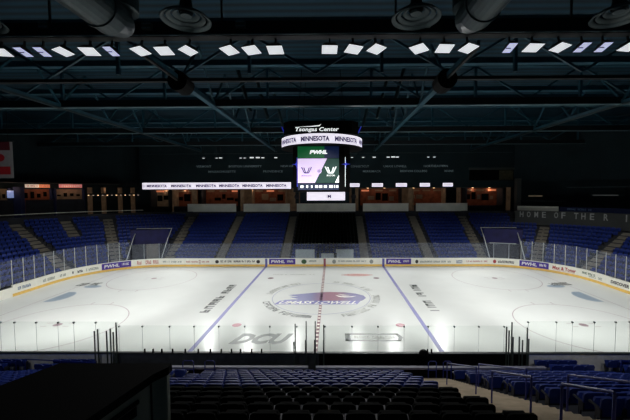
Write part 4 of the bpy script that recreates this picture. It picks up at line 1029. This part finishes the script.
# ------------------------------------------------------------------ scoreboard
SC = thing('hanging_scoreboard', (.1, 0, 9.9), 'hanging black scoreboard with round white name ring and lit game screen', 'scoreboard')
cx = .12
b = MB(); hw = 2.45; ch = 1.0
outl = [(-hw + ch * .45, -hw), (hw - ch * .45, -hw), (hw, -hw + ch * .45), (hw, hw - ch * .45), (hw - ch * .45, hw), (-hw + ch * .45, hw), (-hw, hw - ch * .45), (-hw, -hw + ch * .45)]
b.prism(outl, lambda u, v, t_: (cx + u, v, t_), 9.85, 13.7); b.build('housing', M_black, SC)
b = MB(); b.prism([(u * 1.28, v * 1.28) for u, v in outl], lambda u, v, t_: (cx + u, v, t_), 14.62, 15.7); b.build('sign_box', M_black, SC)
b = MB(); N = 72; b.lathe([(3.55, 13.82), (3.66, 13.82), (3.66, 14.6), (3.55, 14.6), (3.55, 13.82)], (cx, 0, 0), N); b.build('ring_display', M_ledwhite, SC, smooth=False, label='glowing white ring display')
b = MB(); b.lathe([(0, 13.74), (3.7, 13.74), (3.7, 13.81), (0, 13.81)], (cx, 0, 0), N); b.lathe([(0, 14.61), (3.7, 14.61), (3.7, 14.66), (0, 14.66)], (cx, 0, 0), N); b.build('ring_frame', M_black, SC)
b = MB()
for k in range(8):
    ac = -PI / 2 - .13 + k * 2 * PI / 8
    text_on(b, 'MINNESOTA', lambda u, v: (cx + 3.675 * math.cos(ac + (u - .5) * .66), 3.675 * math.sin(ac + (u - .5) * .66), 13.98 + .42 * v), bold=.045)
b.build('ring_lettering', M_ledpurple, SC)
b = MB(); text_on(b, 'Tsongas Center', lambda u, v: (cx - 2.1 + 3.6 * u, -3.16, 14.76 + .42 * v), bold=.02, shear=.15)
b.add([(cx + x - .3, -3.16, z) for x, z in ((-1.9, 15.2), (-.6, 15.27), (.15, 15.34), (.35, 15.44), (.2, 15.26), (-.6, 15.22))], [tuple(range(6))]); b.build('sign_lettering', M_ledtext, SC)
YS = -2.47
t = MB().box(-1.9, 1.66, YS - .04, YS + .02, 9.98, 13.74).build('screen', M_black, SC)
def spanel(name, pts, m_, dz=.0): b_ = MB(); b_.add([(x, YS - .05 - dz, z) for x, z in pts], [tuple(range(len(pts)))]); o_ = b_.build(name, m_, t); return o_
X0, X1 = -1.87, 1.63
spanel('green_band', [(X0, 12.72), (.4, 12.72), (.4, 13.70), (X0, 13.70)], M_ledgreen); spanel('navy_band', [(.4, 12.72), (X1, 12.72), (X1, 13.70), (.4, 13.70)], M_lednavy)
spanel('lavender_half', [(X0, 10.62), (-.42, 10.62), (.62, 12.68), (X0, 12.68)], M_ledlav); spanel('green_half', [(-.42, 10.62), (X1, 10.62), (X1, 12.68), (.62, 12.68)], M_leddkgreen)
spanel('corner_wedge', [(1.28, 10.64), (X1, 10.64), (X1, 11.3)], M_ledtext, .004)
b = MB(); text_on(b, 'PWHL', lambda u, v: (-.85 + 1.5 * u, YS - .06, 13.06 + .32 * v), bold=.06, shear=.2); b.build('league_lettering', M_ledtext, t)
def wlogo(cx_, cz, s_, m_, name):
    b_ = MB()
    for sg in (-1, 1):
        for k_, (xo, top) in enumerate(((.62, .42), (.30, .36))):
            x1 = sg * xo; x0 = sg * (.26 - .18 * k_) * 1.0
            b_.add([(cx_ + s_ * x1, YS - .06, cz + s_ * top), (cx_ + s_ * (x1 + sg * .16), YS - .06, cz + s_ * top), (cx_ + s_ * (x0 + sg * .10), YS - .06, cz - s_ * .42), (cx_ + s_ * (x0 - sg * .04), YS - .06, cz - s_ * .42)], [(0, 1, 2, 3)])
    b_.add([(cx_ + s_ * x, YS - .062, cz + s_ * z) for x, z in ((-.36, -.30), (.36, -.30), (.3, -.46), (-.3, -.46))], [(0, 1, 2, 3)])
    return b_.build(name, m_, t)
wlogo(-1.12, 11.7, .6, M_ledpurple, 'team_emblem'); wlogo(.93, 11.72, .66, M_ledtext, 'team_emblem')
b = MB(); text_on(b, 'MINNESOTA', lambda u, v: (-1.55 + .85 * u, YS - .06, 11.18 + .09 * v), bold=.01); b.build('team_lettering', M_ledpurple, t)
b = MB(); text_on(b, 'BOSTON', lambda u, v: (.6 + .68 * u, YS - .06, 11.18 + .14 * v), bold=.02); b.build('team_lettering', M_ledtext, t)
b = MB()
b.add([(-.06 + .22 * math.cos(k * PI / 10), YS - .06, 11.62 + .22 * math.sin(k * PI / 10)) for k in range(20)], [tuple(range(20))]); b.build('versus_disc', M_ledlav, t)
b = MB(); text_on(b, '@', lambda u, v: (-.2 + .3 * u, YS - .066, 11.48 + .28 * v), bold=.01); b.build('versus_sign', M_ledpurple, t)
spanel('score_strip', [(X0, 10.02), (X1, 10.02), (X1, 10.56), (X0, 10.56)], M_lednavy, .002)
b = MB()
for (a, c) in ((-1.65, -1.4), (-1.15, -1.0), (-.75, -.62), (-.4, -.15), (-.05, .2), (.35, .6), (.8, 1.1), (1.2, 1.3), (1.38, 1.58)): b.add([(a, YS - .06, 10.2), (c, YS - .06, 10.2), (c, YS - .06, 10.42), (a, YS - .06, 10.42)], [(0, 1, 2, 3)])
b.build('score_digits', M_ledtext, t)
for sg in (-1, 1):
    b = MB(); b.box(cx + sg * 2.05 - .02, cx + sg * 2.05 + .02, -2.44, -2.36, 10.3, 12.8); b.build('edge_light', M_ledtext if sg > 0 else M_blueled, SC)
    b = MB(); c_ = Vector((cx + sg * 2.1, -2.42, 12.2)); b.add([c_ + Vector((math.cos(k * PI / 8) * (.42 if k % 4 == 0 else .16 if k % 2 == 0 else .09), -.06, math.sin(k * PI / 8) * (.42 if k % 4 == 0 else .16 if k % 2 == 0 else .09))) for k in range(16)], [tuple(range(16))]); b.build('blue_star_glare', M_blueled, SC, label='blue star shaped glare')  # glare at the side screen edges, drawn as a glowing star
    b = MB(); b.bar((cx + sg * 2.9, -2.2, 14.3), (cx + sg * 3.5, -1.2, 15.6), .06); b.build('edge_tube', M_blueled, SC)
for sx in (-1, 1):
    for sy in (-1, 1): b = MB(); b.bar((cx + sx * 2, sy * 2, 15.6), (cx + sx * 1.6, sy * 2, ZR), .05); b.build('cable', M_dkbeam, SC)
b = MB(); b.lathe([(0, 0), (.12, 0), (.12, .15), (0, .15)], (-.95, -6, 17.3), 8); b.bar((-.95, -6, 17.4), (-.95, -6, 19), .04)

# ------------------------------------------------------------------ black case by the camera
cs_ = thing('equipment_case', (-1.15, -28.6, rz(15) + NZ), 'large black equipment case with a side handle slot, close by the viewer', 'case')
zt = 8.2; zb = rz(15) - .0
zb = .15 + RI * 15 + NZ
top = [(-1.48, -27.79), (-.42, -27.79), (-.42, -27.86), (-.49, -27.97), (-.70, -28.75), (-2.0, -28.75)]
b = MB(); b.prism(top, lambda u, v, t_: (u, v, t_), zt - .07, zt); b.build('lid', M_black, cs_)
inn = [(-1.46, -27.81), (-.435, -27.81), (-.435, -27.86), (-.505, -27.98), (-.715, -28.74), (-1.97, -28.74)]
b = MB(); b.prism(inn, lambda u, v, t_: (u, v, t_), zb, zt - .07); b.build('body', M_black_lit, cs_)
b = MB(); p = Vector((-.505, -27.98)); q = Vector((-.715, -28.74)); d = (q - p).normalized(); nrm = Vector((-d.y, d.x)) 
def sidept(f, o, z): pt = p + (q - p) * f + nrm * o; return Vector((pt.x, pt.y, z))
if nrm.x < 0: nrm = -nrm
for f0, f1, z0, z1, o0, nm, m_ in ((.01, .03, zb + .05, zt - .08, .006, 'seam', M_void), (.22, .60, zt - .26, zt - .18, .006, 'handle_slot', M_void), (.20, .62, zt - .16, zt - .13, .02, 'handle', M_black)):
    b = MB(); vs = [sidept(f, o, z) for o in (0.001, o0) for f, z in ((f0, z0), (f1, z0), (f1, z1), (f0, z1))]; b.add(vs, [(4, 5, 6, 7), (0, 1, 5, 4), (1, 2, 6, 5), (2, 3, 7, 6), (3, 0, 4, 7)]); b.build(nm, m_, cs_)

# ------------------------------------------------------------------ lights
def spot(loc, tgt, e, ang, blend=.6, col=(1, .99, .975), size=.3):
    ld = bpy.data.lights.new('rink_or_fill_spot', 'SPOT'); ld.energy = e; ld.spot_size = RAD(ang); ld.spot_blend = blend; ld.color = col; ld.shadow_soft_size = size
    o = bpy.data.objects.new('rink_or_fill_spot', ld); COL.objects.link(o); o.location = loc
    o.rotation_euler = (Vector(tgt) - Vector(loc)).to_track_quat('-Z', 'Y').to_euler(); return o
ES = 6300
for x, tx in ((-14, -24), (-9, -14), (-3.2, -5), (2.0, 4), (8, 13.5), (14, 24)):
    spot((x, -14.6, 16.2), (tx, -.5, 0), ES * (1.6 if abs(tx) > 20 else 1.2 if abs(tx) > 10 else .8), 70, .7)
for x, tx in ((-19, -24.5), (-12.7, -14.5), (-5.0, -5), (5.0, 5), (11, 14.5), (18.5, 24.5)):
    spot((x, 21.6, 15.2), (tx, -4.5, 0), ES * (1.45 if abs(tx) > 20 else 1.15 if abs(tx) > 10 else 1.0), 76, .7)
for x, tx in ((-12, -24), (-7, -12), (.0, 0), (7, 12), (12, 24)):
    spot((x, -14.6, 16.2), (tx, 14.5 if abs(tx) < 20 else 9, .6), 2300 if abs(tx) < 20 else 2600, 34, .8)
for x in (-14, -3, 8, 16):  # added fill spots without a fixture, to brighten near seats and board backs
    spot((x, -23.5, 17.5), (x, -15.2, .5), 1000 if x > 5 or x < -10 else 620, 64, .7)
wd_ = bpy.data.worlds.new('arena_world'); S.world = wd_; wd_.use_nodes = True
wd_.node_tree.nodes['Background'].inputs[0].default_value = (.35, .6, .75, 1); wd_.node_tree.nodes['Background'].inputs[1].default_value = .03

# ------------------------------------------------------------------ camera
cd = bpy.data.cameras.new('camera'); co = bpy.data.objects.new('camera', cd); COL.objects.link(co)
cd.sensor_fit = 'HORIZONTAL'; cd.sensor_width = 36; cd.lens = 36 * FPX / 630; cd.shift_x = -(PPX - 315) / 630; cd.clip_start = .05; cd.clip_end = 300
m = Matrix(((rt.x, up.x, -fw.x, CAM.x), (rt.y, up.y, -fw.y, CAM.y), (rt.z, up.z, -fw.z, CAM.z), (0, 0, 0, 1))); co.matrix_world = m
S.camera = co
S.view_settings.view_transform = 'Standard'; S.view_settings.look = 'None'; S.view_settings.exposure = 0
S.cycles.use_denoising = True; S.cycles.max_bounces = 8; S.cycles.transparent_max_bounces = 24; S.cycles.sample_clamp_indirect = 3
